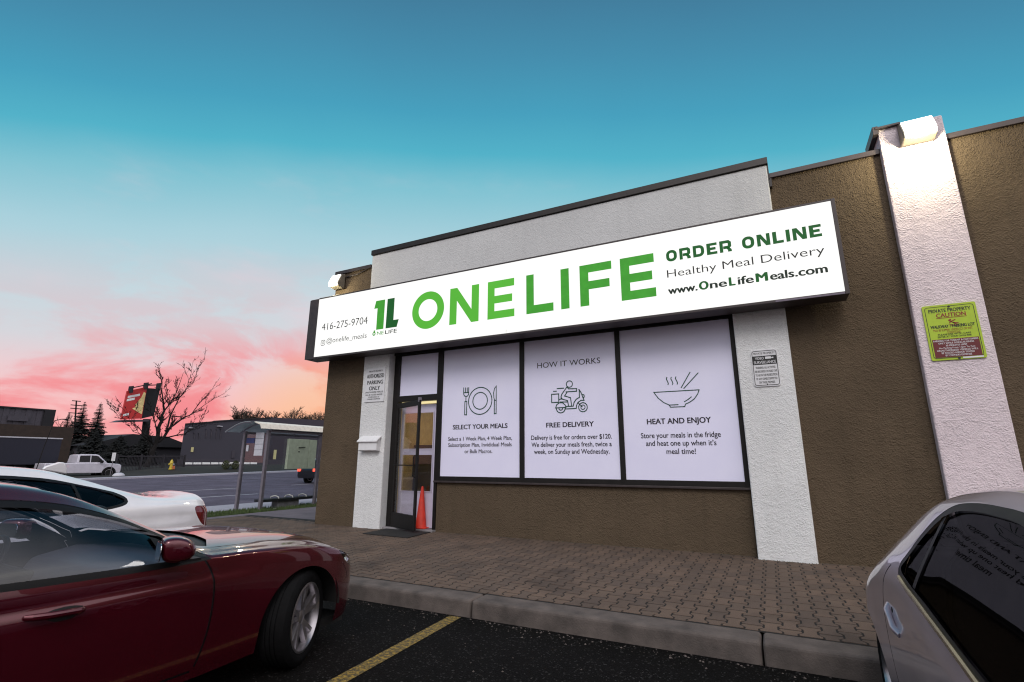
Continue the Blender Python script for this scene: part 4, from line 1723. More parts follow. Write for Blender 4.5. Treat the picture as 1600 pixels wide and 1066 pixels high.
def interior(root, cb, wb, lhd=1, zf=0.0, dash=True, wheel_f=-1.28, seat_f=-1.72):
    w_ = MB()
    w_.box(-wb + .1, -.70, .20, -.55, .70, .27)
    w_.box(-wb + .05, -.68, .27, -wb + .55, .68, .45 + zf)
    w_.build('cabin_floor', 'under_dark', root)
    for y in (.37, -.37):
        seat(root, seat_f, y, zf=zf)
    w_ = MB()
    w_.box(-wb - .02, -.62, .42 + zf, -wb + .12, .62, .92 + zf)
    for y in (.36, -.36):
        w_.box(-wb - .02, y - .12, .92 + zf, -wb + .07, y + .12, 1.04 + zf)
    w_.build('rear_seat', 'seat_leather', root, bevel=.04, segs=3, smooth=True)
    if dash:
        w_ = MB()
        w_.prism([(-1.08, .45), (-1.12, .66), (-1.05, .78), (-.80, .83), (-.45, .80), (-.45, .45)], -.72, .72, 'y')
        w_.build('dashboard', 'seat_leather', root, bevel=.03, segs=3, smooth=True)
        w_ = MB()
        ring = []
        cx_, cy_, cz_ = wheel_f, .37 * lhd, .80
        tl = R(24)
        for k in range(25):
            t = 2 * PI * k / 24
            a, b = .185 * math.cos(t), .185 * math.sin(t)
            ring.append((cx_ + b * math.sin(tl), cy_ + a, cz_ + b * math.cos(tl)))
        w_.tube(ring, .016, 8, cap=False)
        w_.tube([(cx_ + .03, cy_ - .175, cz_ + .01), (cx_ + .035, cy_, cz_ - .01), (cx_ + .03, cy_ + .175, cz_ + .01)], .022, 8)
        w_.tube([(cx_ + .035, cy_, cz_ - .01), (cx_ + .01 - .07, cy_, cz_ - .165)], .018, 8)
        w_.tube([(cx_ + .02, cy_, cz_), (cx_ + .25, cy_, cz_ - .1)], .04, 10)
        w_.build('steering_wheel', 'black_plastic', root, smooth=True)
        w_ = MB()
        w_.ellipsoid((-1.02, 0, 1.12), (.02, .12, .035))
        w_.build('cabin_mirror', 'black_plastic', root, smooth=True)


# ---- dark red coupe, nose to the kerb
def red_car():
    t = thing('parked_car', 'dark red glossy coupe parked nose to the kerb with its front wheel turned', 'car', (-4.075, -5.37, -.15), PI / 2, 'cars in the parking lot')
    sp = dict(
        ends=(-3.66, .80), crease=(.745, .016, .011, -3.4, -.35),
        W=[(-3.66, .30), (-3.64, .52), (-3.58, .68), (-3.4, .79), (-3.1, .85), (-2.6, .895), (-1.5, .90), (-.6, .895), (0, .892), (.32, .865), (.52, .80), (.66, .69), (.74, .56), (.785, .40), (.80, .26)],
        zs=[(-3.66, .34), (-3.4, .26), (-2.6, .20), (-2, .185), (-.8, .185), (-.3, .20), (.45, .21), (.7, .22), (.80, .26)],
        zb=[(-3.66, .72), (-3.4, .90), (-2.8, .93), (-2.2, .89), (-1.6, .862), (-.78, .853), (-.4, .845), (0, .815), (.3, .755), (.5, .685), (.66, .615), (.80, .50)],
        z6=[(-3.66, .78), (-3.45, .95), (-3.1, .975), (-2.75, 1.06), (-2.45, 1.185), (-2.1, 1.262), (-1.8, 1.268), (-1.55, 1.235), (-1.25, 1.14), (-1.0, 1.015), (-.82, .922), (-.72, .90), (-.5, .885), (0, .855), (.3, .79), (.5, .715), (.66, .64), (.80, .53)],
        w6=[(-3.66, .25), (-3.5, .60), (-3.1, .66), (-2.6, .60), (-2.2, .585), (-1.6, .605), (-1.2, .66), (-.95, .70), (-.75, .735), (-.4, .765), (0, .77), (.3, .72), (.5, .63), (.66, .52), (.80, .22)],
        z8=[(-3.66, .80), (-3.45, .97), (-3.1, 1.0), (-2.75, 1.13), (-2.4, 1.285), (-2.05, 1.345), (-1.75, 1.35), (-1.45, 1.295), (-1.1, 1.13), (-.8, .985), (-.68, .945), (-.5, .932), (0, .905), (.3, .85), (.5, .775), (.66, .68), (.80, .55)])
    cb = CarBody(sp)
    win = smooth_poly([(-.83, .875), (-1.25, .878), (-1.95, .905), (-2.42, .955), (-2.60, 1.02), (-2.48, 1.11), (-2.15, 1.208), (-1.8, 1.225), (-1.52, 1.192), (-1.22, 1.105), (-.98, .985)], 6, True, sharp=(0, 4))
    tri = [(-.80, .872), (-.97, .875), (-1.02, .985), (-.98, .975)]
    trim = offset_poly(win, .034)
    trim2 = [(f, z) for f, z in trim]
    pil = [(-1.845, .88), (-1.895, .88), (-1.935, 1.24), (-1.885, 1.24)]
    seam = lambda line, w_=.012: strip_poly(dens(line, .03, False), w_)
    door_f = smooth_poly([(-.80, .85), (-.735, .72), (-.735, .45), (-.78, .25)], 6, False)
    door_r = smooth_poly([(-1.98, .87), (-2.02, .60), (-1.95, .36), (-1.86, .24)], 6, False)
    door_poly = door_f[1:-1] + [(-.80, .235), (-1.85, .232)] + door_r[::-1][1:-1]
    feats = [
        ('side', 'door', 'red_paint', door_poly, 0),
        ('side', 'trim', 'black_plastic', seam(door_f), .004),
        ('side', 'trim', 'black_plastic', seam(door_r), .004),
        ('side', 'trim', 'black_plastic', seam([(-.80, .232), (-1.86, .228)]), .004),
        ('side', 'trim', 'black_plastic', seam(smooth_poly([(.40, .64), (.47, .56), (.50, .50)], 5, False), .006), .003),
        ('side', 'trim', 'black_plastic', trim2, .002),
        ('side', 'side_window', 'car_glass', win, .014),
        ('side', 'trim', 'black_plastic', pil, .004),
        ('side', 'trim', 'black_plastic', [(-.81, .872), (-1.02, .874), (-1.075, 1.012), (-1.04, 1.0)], .003),
        ('top', 'trim', 'black_plastic', seam(smooth_poly([(-.72, .745), (-.4, .735), (0, .725), (.35, .66), (.55, .56)], 6, False), .008), .004),
        ('top', 'trim', 'black_plastic', [(-.50, 0), (-.53, .3), (-.60, .55), (-.70, .715), (-.80, .70), (-.80, .5), (-.745, .25), (-.735, 0)], .016),
        ('top', 'windscreen', 'car_glass', [(-.715, 0), (-.73, .3), (-.78, .5), (-.845, .655), (-1.1, .615), (-1.4, .565), (-1.54, .5), (-1.58, .25), (-1.59, 0)], .008),
        ('top', 'rear_window', 'dark_glass', [(-2.45, 0), (-2.45, .3), (-2.50, .48), (-2.8, .54), (-3.05, .55), (-3.08, .3), (-3.09, 0)], .008),
        ('side', 'headlight', 'lens_clear', smooth_poly([(.36, .735), (.47, .70), (.60, .655), (.70, .60), (.68, .555), (.55, .585), (.44, .65)], 5), .004),
        ('side', 'tail_light', 'lamp_red', smooth_poly([(-3.2, .86), (-3.45, .86), (-3.6, .82), (-3.6, .72), (-3.4, .74), (-3.2, .80)], 5), .004),
        ('side', 'cut', None, arch_poly(0, .362, .315), 0),
        ('side', 'cut', None, arch_poly(-2.72, .362, .315), 0)]
    build_skin(t, cb, feats, 'red_paint', .04)
    wheel_wells(t, cb, (0, -2.72), .37, .88)
    for f, st in ((0, 24), (-2.72, 0)):
        for s in (1, -1):
            wheel(t, f, s * .775, .322, .232, .225, s, st)
    interior(t, cb, 2.72, lhd=1, wheel_f=-1.42)
    # headlight bowls
    for s in (1, -1):
        w_ = MB()
        w_.ellipsoid((.56, s * .66, .605), (.08, .07, .045))
        w_.build('headlight_bowl', 'chrome', t, smooth=True)
        # door handle
        w_ = MB()
        hy = float(cb.S(np.array([-1.5]), np.array([cb.v_side(-1.5, .72)]))[0][1])
        w_.tube([(-1.42, s * (hy - .004), .715), (-1.45, s * (hy + .028), .722), (-1.57, s * (hy + .032), .728), (-1.63, s * (hy + .02), .732), (-1.65, s * (hy - .004), .733)], [.012, .016, .017, .016, .012], 10)
        w_.build('door_handle', 'red_paint', t, smooth=True)
        w_ = MB()
        w_.ellipsoid((-1.50, s * (hy - .006), .705), (.11, .010, .042))  # dark disc on the door skin, painted shade behind the handle
        w_.build('handle_gap_shade', 'under_dark', t, smooth=True)
        # mirror
        mr = MB()
        vs_m = Matrix.Translation((-1.06, s * .985, .955)) @ Matrix.Rotation(R(22 * s), 4, 'Z')
        pr = [(-.075, -.065), (-.08, .05), (-.06, .072), (.0, .078), (.07, .055), (.105, .0), (.09, -.05), (.03, -.07)]
        prof_n = len(pr)
        rings = [(-.10, .60), (-.085, .90), (-.04, 1.0), (.035, 1.0), (.07, .92), (.09, .66)]
        vv, ff = [], []
        for (yo, k) in rings:
            vv += [(a * k, s * yo, b * k) for a, b in pr]
        for i in range(len(rings) - 1):
            for j in range(prof_n):
                ff.append((i * prof_n + j, i * prof_n + (j + 1) % prof_n, (i + 1) * prof_n + (j + 1) % prof_n, (i + 1) * prof_n + j))
        ff.append(tuple(range(prof_n)))
        ff.append(tuple((len(rings) - 1) * prof_n + j for j in range(prof_n)))
        mr.add(vv, ff, vs_m)
        mo = mr.build('door_mirror', 'red_paint', t, smooth=True, angle=60)
        md = mo.modifiers.new('s', 'SUBSURF')
        md.levels = md.render_levels = 2
        g_ = MB()
        g_.prism(rounded(-.088, .088, -.05, .045, .03), -.083, -.079, 'x', vs_m)
        g_.build('mirror_face', 'mirror_glass', mo)
        b_ = MB()
        b_.tube([(-.95, s * .86, .885), (-.98, s * .92, .885), (-1.0, s * .97, .905)], [.03, .026, .022], 10)
        b_.box(-1.07, s * .90 - .01, .888, -.95, s * .90 + .16 * s, .902)
        b_.build('mirror_arm', 'black_plastic', mo, smooth=True, angle=30)
    return t


red_car()


# ---- white saloon, tail to the kerb
def white_car():
    t = thing('parked_car', 'white saloon car backed in to the kerb behind the red coupe', 'car', (-6.90, -8.10, -.15), -PI / 2, 'cars in the parking lot')
    sp = dict(
        ends=(-3.95, .84), crease=(.80, .012, .012, -3.7, -.4),
        W=[(-3.95, .35), (-3.92, .58), (-3.84, .74), (-3.68, .83), (-3.4, .875), (-2.9, .90), (-1.5, .905), (-.4, .90), (.1, .885), (.4, .83), (.65, .70), (.78, .5), (.84, .3)],
        zs=[(-3.95, .36), (-3.5, .26), (-2.6, .2), (0, .2), (.84, .26)],
        zb=[(-3.95, .74), (-3.85, .86), (-3.6, .935), (-3.2, .955), (-2.6, .955), (-1.6, .92), (-.7, .89), (-.2, .87), (.3, .77), (.6, .66), (.84, .5)],
        z6=[(-3.95, .80), (-3.9, .90), (-3.8, .985), (-3.5, 1.01), (-3.2, 1.03), (-2.95, 1.09), (-2.6, 1.19), (-2.2, 1.285), (-1.7, 1.325), (-1.35, 1.28), (-1.0, 1.12), (-.72, .95), (-.5, .92), (0, .89), (.4, .79), (.84, .53)],
        w6=[(-3.95, .30), (-3.85, .62), (-3.6, .74), (-3.2, .74), (-2.7, .655), (-2.2, .60), (-1.6, .60), (-1.0, .68), (-.72, .74), (0, .78), (.4, .70), (.84, .25)],
        z8=[(-3.95, .82), (-3.92, .96), (-3.87, 1.055), (-3.80, 1.075), (-3.65, 1.062), (-3.45, 1.05), (-3.25, 1.07), (-2.95, 1.16), (-2.6, 1.285), (-2.2, 1.385), (-1.75, 1.415), (-1.4, 1.385), (-1.05, 1.22), (-.72, 1.0), (-.5, .965), (0, .94), (.4, .85), (.84, .55)])
    cb = CarBody(sp)
    win = smooth_poly([(-.80, .925), (-1.4, .935), (-2.2, .965), (-2.66, .985), (-2.88, 1.03), (-2.83, 1.09), (-2.6, 1.185), (-2.2, 1.262), (-1.7, 1.293), (-1.3, 1.235), (-1.0, 1.09)], 6, True, sharp=(0,))
    feats = [
        ('side', 'trim', 'black_plastic', offset_poly(win, .026), .002),
        ('side', 'side_window', 'dark_glass', win, .012),
        ('side', 'trim', 'black_plastic', [(-1.58, .92), (-1.66, .92), (-1.70, 1.31), (-1.62, 1.31)], .003),
        ('side', 'trim', 'black_plastic', [(-2.50, .955), (-2.525, .955), (-2.48, 1.235), (-2.455, 1.235)], .003),
        ('top', 'windscreen', 'dark_glass', [(-.70, 0), (-.75, .4), (-.84, .65), (-1.2, .6), (-1.42, .5), (-1.46, 0)], .008),
        ('top', 'rear_window', 'dark_glass', [(-2.35, 0), (-2.40, .48), (-2.9, .58), (-3.16, .60), (-3.2, .3), (-3.2, 0)], .008),
        ('side', 'tail_light', 'lamp_red', smooth_poly([(-3.62, .915), (-3.76, .925), (-3.90, .90), (-3.945, .82), (-3.93, .72), (-3.82, .69), (-3.70, .76)], 5), .003),
        ('side', 'headlight', 'lens_clear', smooth_poly([(.36, .745), (.6, .66), (.74, .58), (.6, .56), (.44, .65)], 5), .004),
        ('side', 'trim', 'black_plastic', strip_poly(dens([(-3.50, .25), (-3.52, .55), (-3.66, .64), (-3.93, .66)], .03, False), .006), .003),
        ('side', 'trim', 'black_plastic', strip_poly(dens([(-1.62, .92), (-1.62, .3)], .03, False), .008), .003),
        ('side', 'cut', None, arch_poly(0, .37, .32), 0),
        ('side', 'cut', None, arch_poly(-2.95, .37, .32), 0)]
    build_skin(t, cb, feats, 'white_paint')
    wheel_wells(t, cb, (0, -2.95), .38, .885)
    for f in (0, -2.95):
        for s in (1, -1):
            wheel(t, f, s * .785, .33, .24, .225, s, 0)
    interior(t, cb, 2.95, zf=.04)
    w_ = MB()
    w_.prism([(-2.66, 1.30), (-2.655, 1.36), (-2.62, 1.425), (-2.57, 1.43), (-2.46, 1.385), (-2.44, 1.35)], -.022, .022, 'y')
    w_.build('roof_aerial', 'white_paint', t, bevel=.012, smooth=True)
    for s in (1, -1):
        w_ = MB()
        w_.ellipsoid((-.98, s * 1.0, 1.0), (.08, .11, .07))
        w_.tube([(-.94, s * .86, .93), (-.97, s * .96, .96)], .025, 8)
        w_.build('door_mirror', 'white_paint', t, smooth=True)
    return t


white_car()


# ---- silver saloon on the right, tail to the kerb
def silver_car():
    t = thing('parked_car', 'silver mauve saloon with dark windows beside the camera, tail to the kerb', 'car', (1.262, -7.28, -.15), -PI / 2, 'cars in the parking lot')
    sp = dict(
        ends=(-3.62, .84),
        W=[(-3.62, .30), (-3.59, .44), (-3.5, .53), (-3.35, .615), (-3.15, .71), (-2.95, .795), (-2.75, .85), (-2.6, .862), (-2.4, .852), (-2.1, .832), (-1.8, .826), (-1, .835), (-.3, .845), (.1, .84), (.45, .77), (.7, .6), (.84, .3)],
        zs=[(-3.62, .36), (-3.3, .27), (-2.6, .2), (0, .2), (.84, .26)],
        zb=[(-3.62, .60), (-3.55, .64), (-3.4, .66), (-3.0, .73), (-2.7, .79), (-2.4, .885), (-2.15, .945), (-2.0, .945), (-1.5, .885), (-.97, .835), (-.4, .81), (.2, .76), (.84, .5)],
        z6=[(-3.62, .73), (-3.56, .78), (-3.45, .835), (-3.2, .925), (-2.9, 1.0), (-2.65, 1.035), (-2.35, 1.12), (-2.0, 1.235), (-1.75, 1.295), (-1.4, 1.32), (-.9, 1.30), (-.5, 1.14), (-.2, .93), (.2, .82), (.84, .53)],
        w6=[(-3.62, .25), (-3.5, .40), (-3.2, .53), (-2.9, .60), (-2.5, .64), (-2.0, .635), (-1.5, .615), (-.9, .62), (-.5, .68), (-.2, .72), (.2, .7), (.84, .25)],
        z8=[(-3.62, .76), (-3.58, .83), (-3.5, .895), (-3.3, .965), (-3.1, 1.005), (-2.85, 1.03), (-2.5, 1.13), (-2.1, 1.27), (-1.7, 1.355), (-1.3, 1.385), (-.9, 1.37), (-.5, 1.2), (-.15, .98), (.2, .90), (.84, .55)])
    cb = CarBody(sp)
    # one door glass outline running forward out of the picture
    win = smooth_poly([(-.42, .86), (-.97, .872), (-1.5, .922), (-1.80, .957), (-1.93, .985), (-1.90, 1.03), (-1.80, 1.13), (-1.66, 1.225), (-1.50, 1.272), (-1.2, 1.285), (-.9, 1.26), (-.65, 1.12)], 6, True, sharp=(0,))
    door_rear = smooth_poly([(-2.10, .975), (-2.17, .90), (-2.22, .75), (-2.20, .55), (-2.17, .40), (-2.10, .30), (-2.02, .25)], 6, False)
    feats = [
        ('side', 'door', 'silver_paint', [(-.95, .845), (-.95, .25), (-2.02, .25)] + door_rear[::-1][1:], 0),
        ('side', 'trim', 'black_plastic', strip_poly(door_rear, .007), .003),
        ('side', 'trim', 'black_plastic', strip_poly(dens([(-.95, .845), (-.95, .25)], .03, False), .008), .003),
        ('side', 'trim', 'black_plastic', offset_poly(win, .028), .001),
        ('side', 'side_window', 'dark_glass', win, .012),
        ('side', 'trim', 'black_plastic', [(-1.715, .945), (-1.75, .948), (-1.655, 1.235), (-1.625, 1.245)], .006),
        ('top', 'windscreen', 'dark_glass', [(-.15, 0), (-.2, .5), (-.26, .65), (-.55, .6), (-.78, .5), (-.82, 0)], .008),
        ('top', 'rear_window', 'dark_glass', [(-1.95, 0), (-1.98, .42), (-2.04, .5), (-2.4, .57), (-2.62, .60), (-2.68, .4), (-2.7, 0)], .008),
        ('side', 'trim', 'black_plastic', strip_poly(dens([(-2.72, .985), (-2.85, .95), (-3.2, .91), (-3.4, .87)], .03, False), .005), .002),
        ('side', 'tail_light', 'lamp_red', smooth_poly([(-3.36, .92), (-3.5, .91), (-3.59, .84), (-3.58, .72), (-3.42, .72)], 5), .003),
        ('side', 'cut', None, arch_poly(0, .345, .31), 0),
        ('side', 'cut', None, arch_poly(-2.68, .345, .31), 0)]
    build_skin(t, cb, feats, 'silver_paint', .04)
    wheel_wells(t, cb, (0, -2.68), .35, .74)
    for f in (0, -2.68):
        for s in (1, -1):
            wheel(t, f, s * .705, .31, .205, .205, s, 0, style='one')
    interior(t, cb, 2.68, zf=.08)
    for s in (1, -1):
        # belt moulding
        line = []
        for f in np.linspace(-.45, -1.90, 34):
            zz = float(np.interp(-f, [.42, .97, 1.5, 1.8, 1.95], [.838, .850, .900, .935, .962]))
            v_ = cb.v_side(f, zz)
            p_ = cb.S(np.array([f]), np.array([v_]))[0]
            line.append((p_[0], s * (p_[1] + .004), p_[2]))
        w_ = MB()
        w_.tube(line, .011, 8)
        w_.build('belt_moulding', 'gold_trim', t, smooth=True)
        hy = float(cb.S(np.array([-2.06]), np.array([cb.v_side(-2.06, .76)]))[0][1])
        w_ = MB()
        hp = []
        for k_ in range(15):
            t_ = k_ / 14
            hp.append((-1.975 - .165 * t_, s * (hy - .008 + .020 * min(1, 5 * t_, 5 * (1 - t_))), .700 + .088 * t_))
        w_.tube(hp, [.012 + .004 * (abs(2 * k_ / 14 - 1)) for k_ in range(15)], 12)
        w_.build('door_handle', 'silver_paint', t, smooth=True)
        w_ = MB()
        w_.ellipsoid((-2.06, s * (hy - .011), .782), (.034, .0125, .024))  # dark spot on the door stands for the shaded gap by the handle
        w_.build('handle_gap_shade', 'under_dark', t, smooth=True)
    w_ = MB()
    w_.ellipsoid((-1.28, .12, 1.13), (.10, .16, .05))
    w_.build('head_restraint', 'seat_pale', t, smooth=True)
    return t


silver_car()


# ------------------------------------------------------------------ bus shelter and bench
sh = thing('bus_shelter', 'glass bus shelter with curved roof beside the road', 'bus shelter', (-15.05, 2.9, -.26))
xa, xb, ya, ye = -15.62, -14.48, 2.86, 7.1
for (x, y) in ((xa, ya), (xb, ya), (xb, 5.0), (xb, ye), (xa, ye)):
    w = MB()
    w.box(x - .05, y - .05, -.28, x + .05, y + .05, 2.26)
    part(w, 'post', 'shelter_metal', sh, bevel=.008)
arch = []
for k in range(15):
    t = k / 14
    arch.append((-15.95 + t * 1.24, 2.20 + .33 * math.sin(PI * (t * .56 + .03))))
w = MB()
n_ = len(arch)
vs = [(x, y, z) for y in (2.35, 7.5) for x, z in arch] + [(x, y, z - .012) for y in (2.35, 7.5) for x, z in arch]
fs = []
for i in range(n_ - 1):
    fs += [(i, i + 1, n_ + i + 1, n_ + i), (2 * n_ + i, 3 * n_ + i, 3 * n_ + i + 1, 2 * n_ + i + 1), (i, 2 * n_ + i, 2 * n_ + i + 1, i + 1), (n_ + i, n_ + i + 1, 3 * n_ + i + 1, 3 * n_ + i)]
w.add(vs, fs)
def frosted():
    m, t, b = new_mat('frosted_sheet')
    f_ = noise(t, objc(t), 6, 4)
    t.links.new(ramp(t, f_, [(.3, (.40, .47, .48, 1)), (.7, (.52, .60, .61, 1))]), b.inputs['Base Color'])
    b.inputs['Roughness'].default_value = .35
    b.inputs['Alpha'].default_value = .62


frosted()
part(w, 'roof', 'frosted_sheet', sh, smooth=True)
for y in (2.37, 2.9, 5.0, 7.1, 7.48):
    w = MB()
    w.tube([(x, y, z - .03) for x, z in arch], .028 if y > 2.5 else .018, 6)
    part(w, 'roof_rib', 'shelter_metal', sh, smooth=True)
w = MB()
w.prism([(-14.40, 2.30), (-14.33, 2.30), (-14.42, 2.46), (-14.74, 2.535), (-14.76, 2.515), (-14.45, 2.42)], 2.5, 7.5, 'y')
part(w, 'fascia', 'shelter_fascia', sh)
w = MB()
w.box(-14.50, 2.9, 2.20, -14.40, 7.5, 2.29)
w.box(-15.67, 2.9, 2.16, -15.58, 7.5, 2.24)
part(w, 'gutter', 'shelter_metal', sh, bevel=.006)
w = MB()
w.box(xa + .05, ya - .006, 0.05, xb - .05, ya + .006, 2.15)
part(w, 'glass_wall', 'shelter_glass', sh)
for (a, b) in ((ya + .05, 4.95), (5.05, ye - .05)):
    w = MB()
    w.box(xb - .006, a, .05, xb + .006, b, 2.15)
    part(w, 'glass_wall', 'shelter_glass', sh)
w = MB()
w.box(-15.06, ya - .02, 1.46, -14.66, ya - .008, 2.2)
part(w, 'notice_panel', 'pale_panel', sh)
w = MB()
for z in (1.64, 1.82, 2.0):
    w.box(-15.06, ya - .024, z, -14.66, ya - .021, z + .008)
part(w, 'notice_divider', 'black_frame', sh)
w = MB()
w.box(-15.50, ya - .02, 1.86, -15.1, ya - .008, 2.03)
part(w, 'header_panel', 'blue_panel', sh)
w = MB()
w.box(-15.47, ya - .02, 1.60, -15.36, ya - .008, 1.80)
part(w, 'timetable', 'pale_panel', sh)
cab = MB()
cab.box(-14.47, 3.60, 1.03, -14.36, 4.44, 2.02)
cab.box(-14.47, 4.452, 1.03, -14.36, 4.78, 2.015)
part(cab, 'panel_box', 'cabinet_green', sh, bevel=.008)
w = MB()
w.tube([(-14.345, 3.99, 1.74), (-14.335, 4.0, 1.745), (-14.335, 4.26, 1.755)], .012, 6)
w.ellipsoid((-14.355, 4.03, 1.60), (.02, .022, .022))
part(w, 'panel_latch', 'black_plastic', sh)

bn = thing('bench', 'dark slatted bench with pale arm hoops and concrete foot inside the shelter', 'bench', (-14.85, 4.3, -.27))
w = MB()
for k in range(4):
    w.box(-15.05 + k * .115, 3.05, .0, -14.95 + k * .115, 5.7, .085)
part(w, 'seat', 'bench_wood', bn, bevel=.006)
w = MB()
w.box(-14.99, 3.66, -.27, -14.66, 4.5, 0.0)
part(w, 'foot', 'concrete', bn, bevel=.02)
for y in (3.62, 4.18, 4.75):
    w = MB()
    w.tube([(-15.03, y, .045), (-14.98, y, .14), (-14.82, y + .02, .17), (-14.68, y + .03, .14), (-14.63, y + .04, .045)], .018, 8)
    part(w, 'arm_hoop', 'shelter_fascia', bn, smooth=True)
lit = MB()
lit.lathe([(.035, 0), (.05, .10), (.046, .10), (.033, .006)], 14, Matrix.Translation((-14.02, 2.99, -.2)) @ Matrix.Rotation(R(80), 4, 'Y'))
tag(lit.build('paper_cup', 'paper_white', smooth=True), 'crushed white paper cup lying in the grass', 'litter')


# ------------------------------------------------------------------ vehicles across the lot
def prism_vehicle(name, label, loc, rz, paint_, body, cabin, windows, half, chalf_top, wheels, r_, extras=None, group=None):
    t = thing(name, label, 'pickup' if 'pickup' in label else 'car', loc, rz, group)
    w_ = MB()
    w_.prism(body, -half, half, 'y')
    w_.build('body', paint_, t, bevel=.05, segs=3, smooth=True)
    w_ = MB()
    n_ = len(cabin)
    zlo = min(p[1] for p in cabin)
    zhi = max(p[1] for p in cabin)

    def hw(z):
        return half * .96 + (chalf_top - half * .96) * (z - zlo) / (zhi - zlo)
    w_.add([(x, -hw(z), z) for x, z in cabin] + [(x, hw(z), z) for x, z in cabin],
           [tuple(range(n_)), tuple(range(2 * n_ - 1, n_ - 1, -1))] + [(i, i + n_, (i + 1) % n_ + n_, (i + 1) % n_) for i in range(n_)])
    w_.build('cabin', paint_, t, bevel=.04, segs=3, smooth=True)
    for s in (1, -1):
        for pw_ in windows:
            q = MB()
            m_ = len(pw_)
            q.add([(x, s * (hw(z) + .004), z) for x, z in pw_] + [(x, s * (hw(z) - .03), z) for x, z in pw_],
                  [tuple(range(m_)), tuple(range(2 * m_ - 1, m_ - 1, -1))] + [(i, i + m_, (i + 1) % m_ + m_, (i + 1) % m_) for i in range(m_)])
            q.build('side_window', 'dark_glass_solid', t)
    for f in wheels:
        for s in (1, -1):
            a_ = MB()
            a_.lathe([(.0001, -.02), (r_ + .07, -.02), (r_ + .07, .06), (.0001, .06)], 28, Matrix.Translation((f, s * (half - .03), r_)) @ Matrix.Rotation(-PI / 2 * s, 4, 'X'))
            a_.build('wheel_arch', 'under_dark', t)
            wheel(t, f, s * (half - .07), r_, r_ * .64, .24, s, 0, 5, 'one')
    return t, hw


plain('dark_glass_solid', (.006, .006, .009), .25, spec=.25)
tk, hwk = prism_vehicle('pickup_truck', 'white crew cab pickup truck across the road by the trees', (-50.5, 13.35, -.13), PI / 2 - .06, 'truck_paint',
                        [(-2.5, .42), (2.5, .40), (2.56, .55), (2.56, .98), (2.44, 1.12), (1.35, 1.22), (-.6, 1.22), (-2.52, 1.2), (-2.55, .6)],
                        [(-.55, 1.21), (-.50, 1.84), (-.3, 1.91), (.72, 1.91), (.90, 1.85), (1.55, 1.21)],
                        [[(-.40, 1.28), (-.37, 1.79), (.32, 1.81), (.32, 1.28)], [(.38, 1.28), (.38, 1.81), (.70, 1.80), (.86, 1.75), (1.32, 1.28)]],
                        .97, .80, (1.72, -1.65), .42)
w = MB()
w.box(2.53, -.6, .62, 2.60, .6, .92)
w.build('grille', 'black_plastic', tk, bevel=.02)
for s in (1, -1):
    w = MB()
    w.box(2.40, s * .62, .80, 2.58, s * .93, 1.0)
    w.build('headlight', 'lens_clear', tk, bevel=.02)
    w = MB()
    w.box(.98, s * 1.0, 1.2, 1.14, s * 1.2, 1.42)
    w.build('door_mirror', 'black_plastic', tk, bevel=.03)
w = MB()
w.box(-2.45, -.8, 1.10, -.62, .8, 1.235)
w.build('load_bed', 'under_dark', tk)

sv, hws = prism_vehicle('passing_car', 'dark estate car driving away along the road beyond the shelter', (-29.3, 20.1, road_z(-29.3, 20)), PI / 2, 'suv_paint',
                        [(-2.35, .35), (2.2, .35), (2.3, .6), (2.2, .88), (1.0, 1.02), (-2.3, 1.06), (-2.42, .9), (-2.42, .5)],
                        [(-2.28, 1.04), (-2.05, 1.60), (-1.7, 1.72), (.1, 1.72), (1.1, 1.03)],
                        [[(-1.9, 1.10), (-1.75, 1.55), (-.9, 1.6), (-.9, 1.10)], [(-.8, 1.1), (-.8, 1.6), (.05, 1.58), (.7, 1.10)]],
                        .92, .68, (1.45, -1.4), .35)
for s in (1, -1):
    w = MB()
    w.box(-2.46, s * .62, .82, -2.38, s * .90, 1.02)
    w.build('tail_light', 'brake_lit', sv, bevel=.015)
w = MB()
w.add([(-2.30, -.62, 1.12), (-2.30, .62, 1.12), (-2.12, .52, 1.56), (-2.12, -.52, 1.56)], [(0, 1, 2, 3)])
w.box(-2.32, -.63, 1.10, -2.29, .63, 1.12)
w.build('rear_window', 'dark_glass_solid', sv)

# ------------------------------------------------------------------ buildings across the road
gw = thing('warehouse', 'long dark grey building with low parapet and white piping across the road', 'building', (-62, 34, .8))
w = MB()
def skewed(poly, xa, xb, sh):
    n_ = len(poly)
    k_ = lambda y: sh * (1 - (y - 27.95) / 12.0)
    vs = [(xa, y, z) for y, z in poly] + [(xb, y + k_(y), z) for y, z in poly]
    w.add(vs, [tuple(range(n_)), tuple(range(2 * n_ - 1, n_ - 1, -1))] + [(i, i + n_, (i + 1) % n_ + n_, (i + 1) % n_) for i in range(n_)])


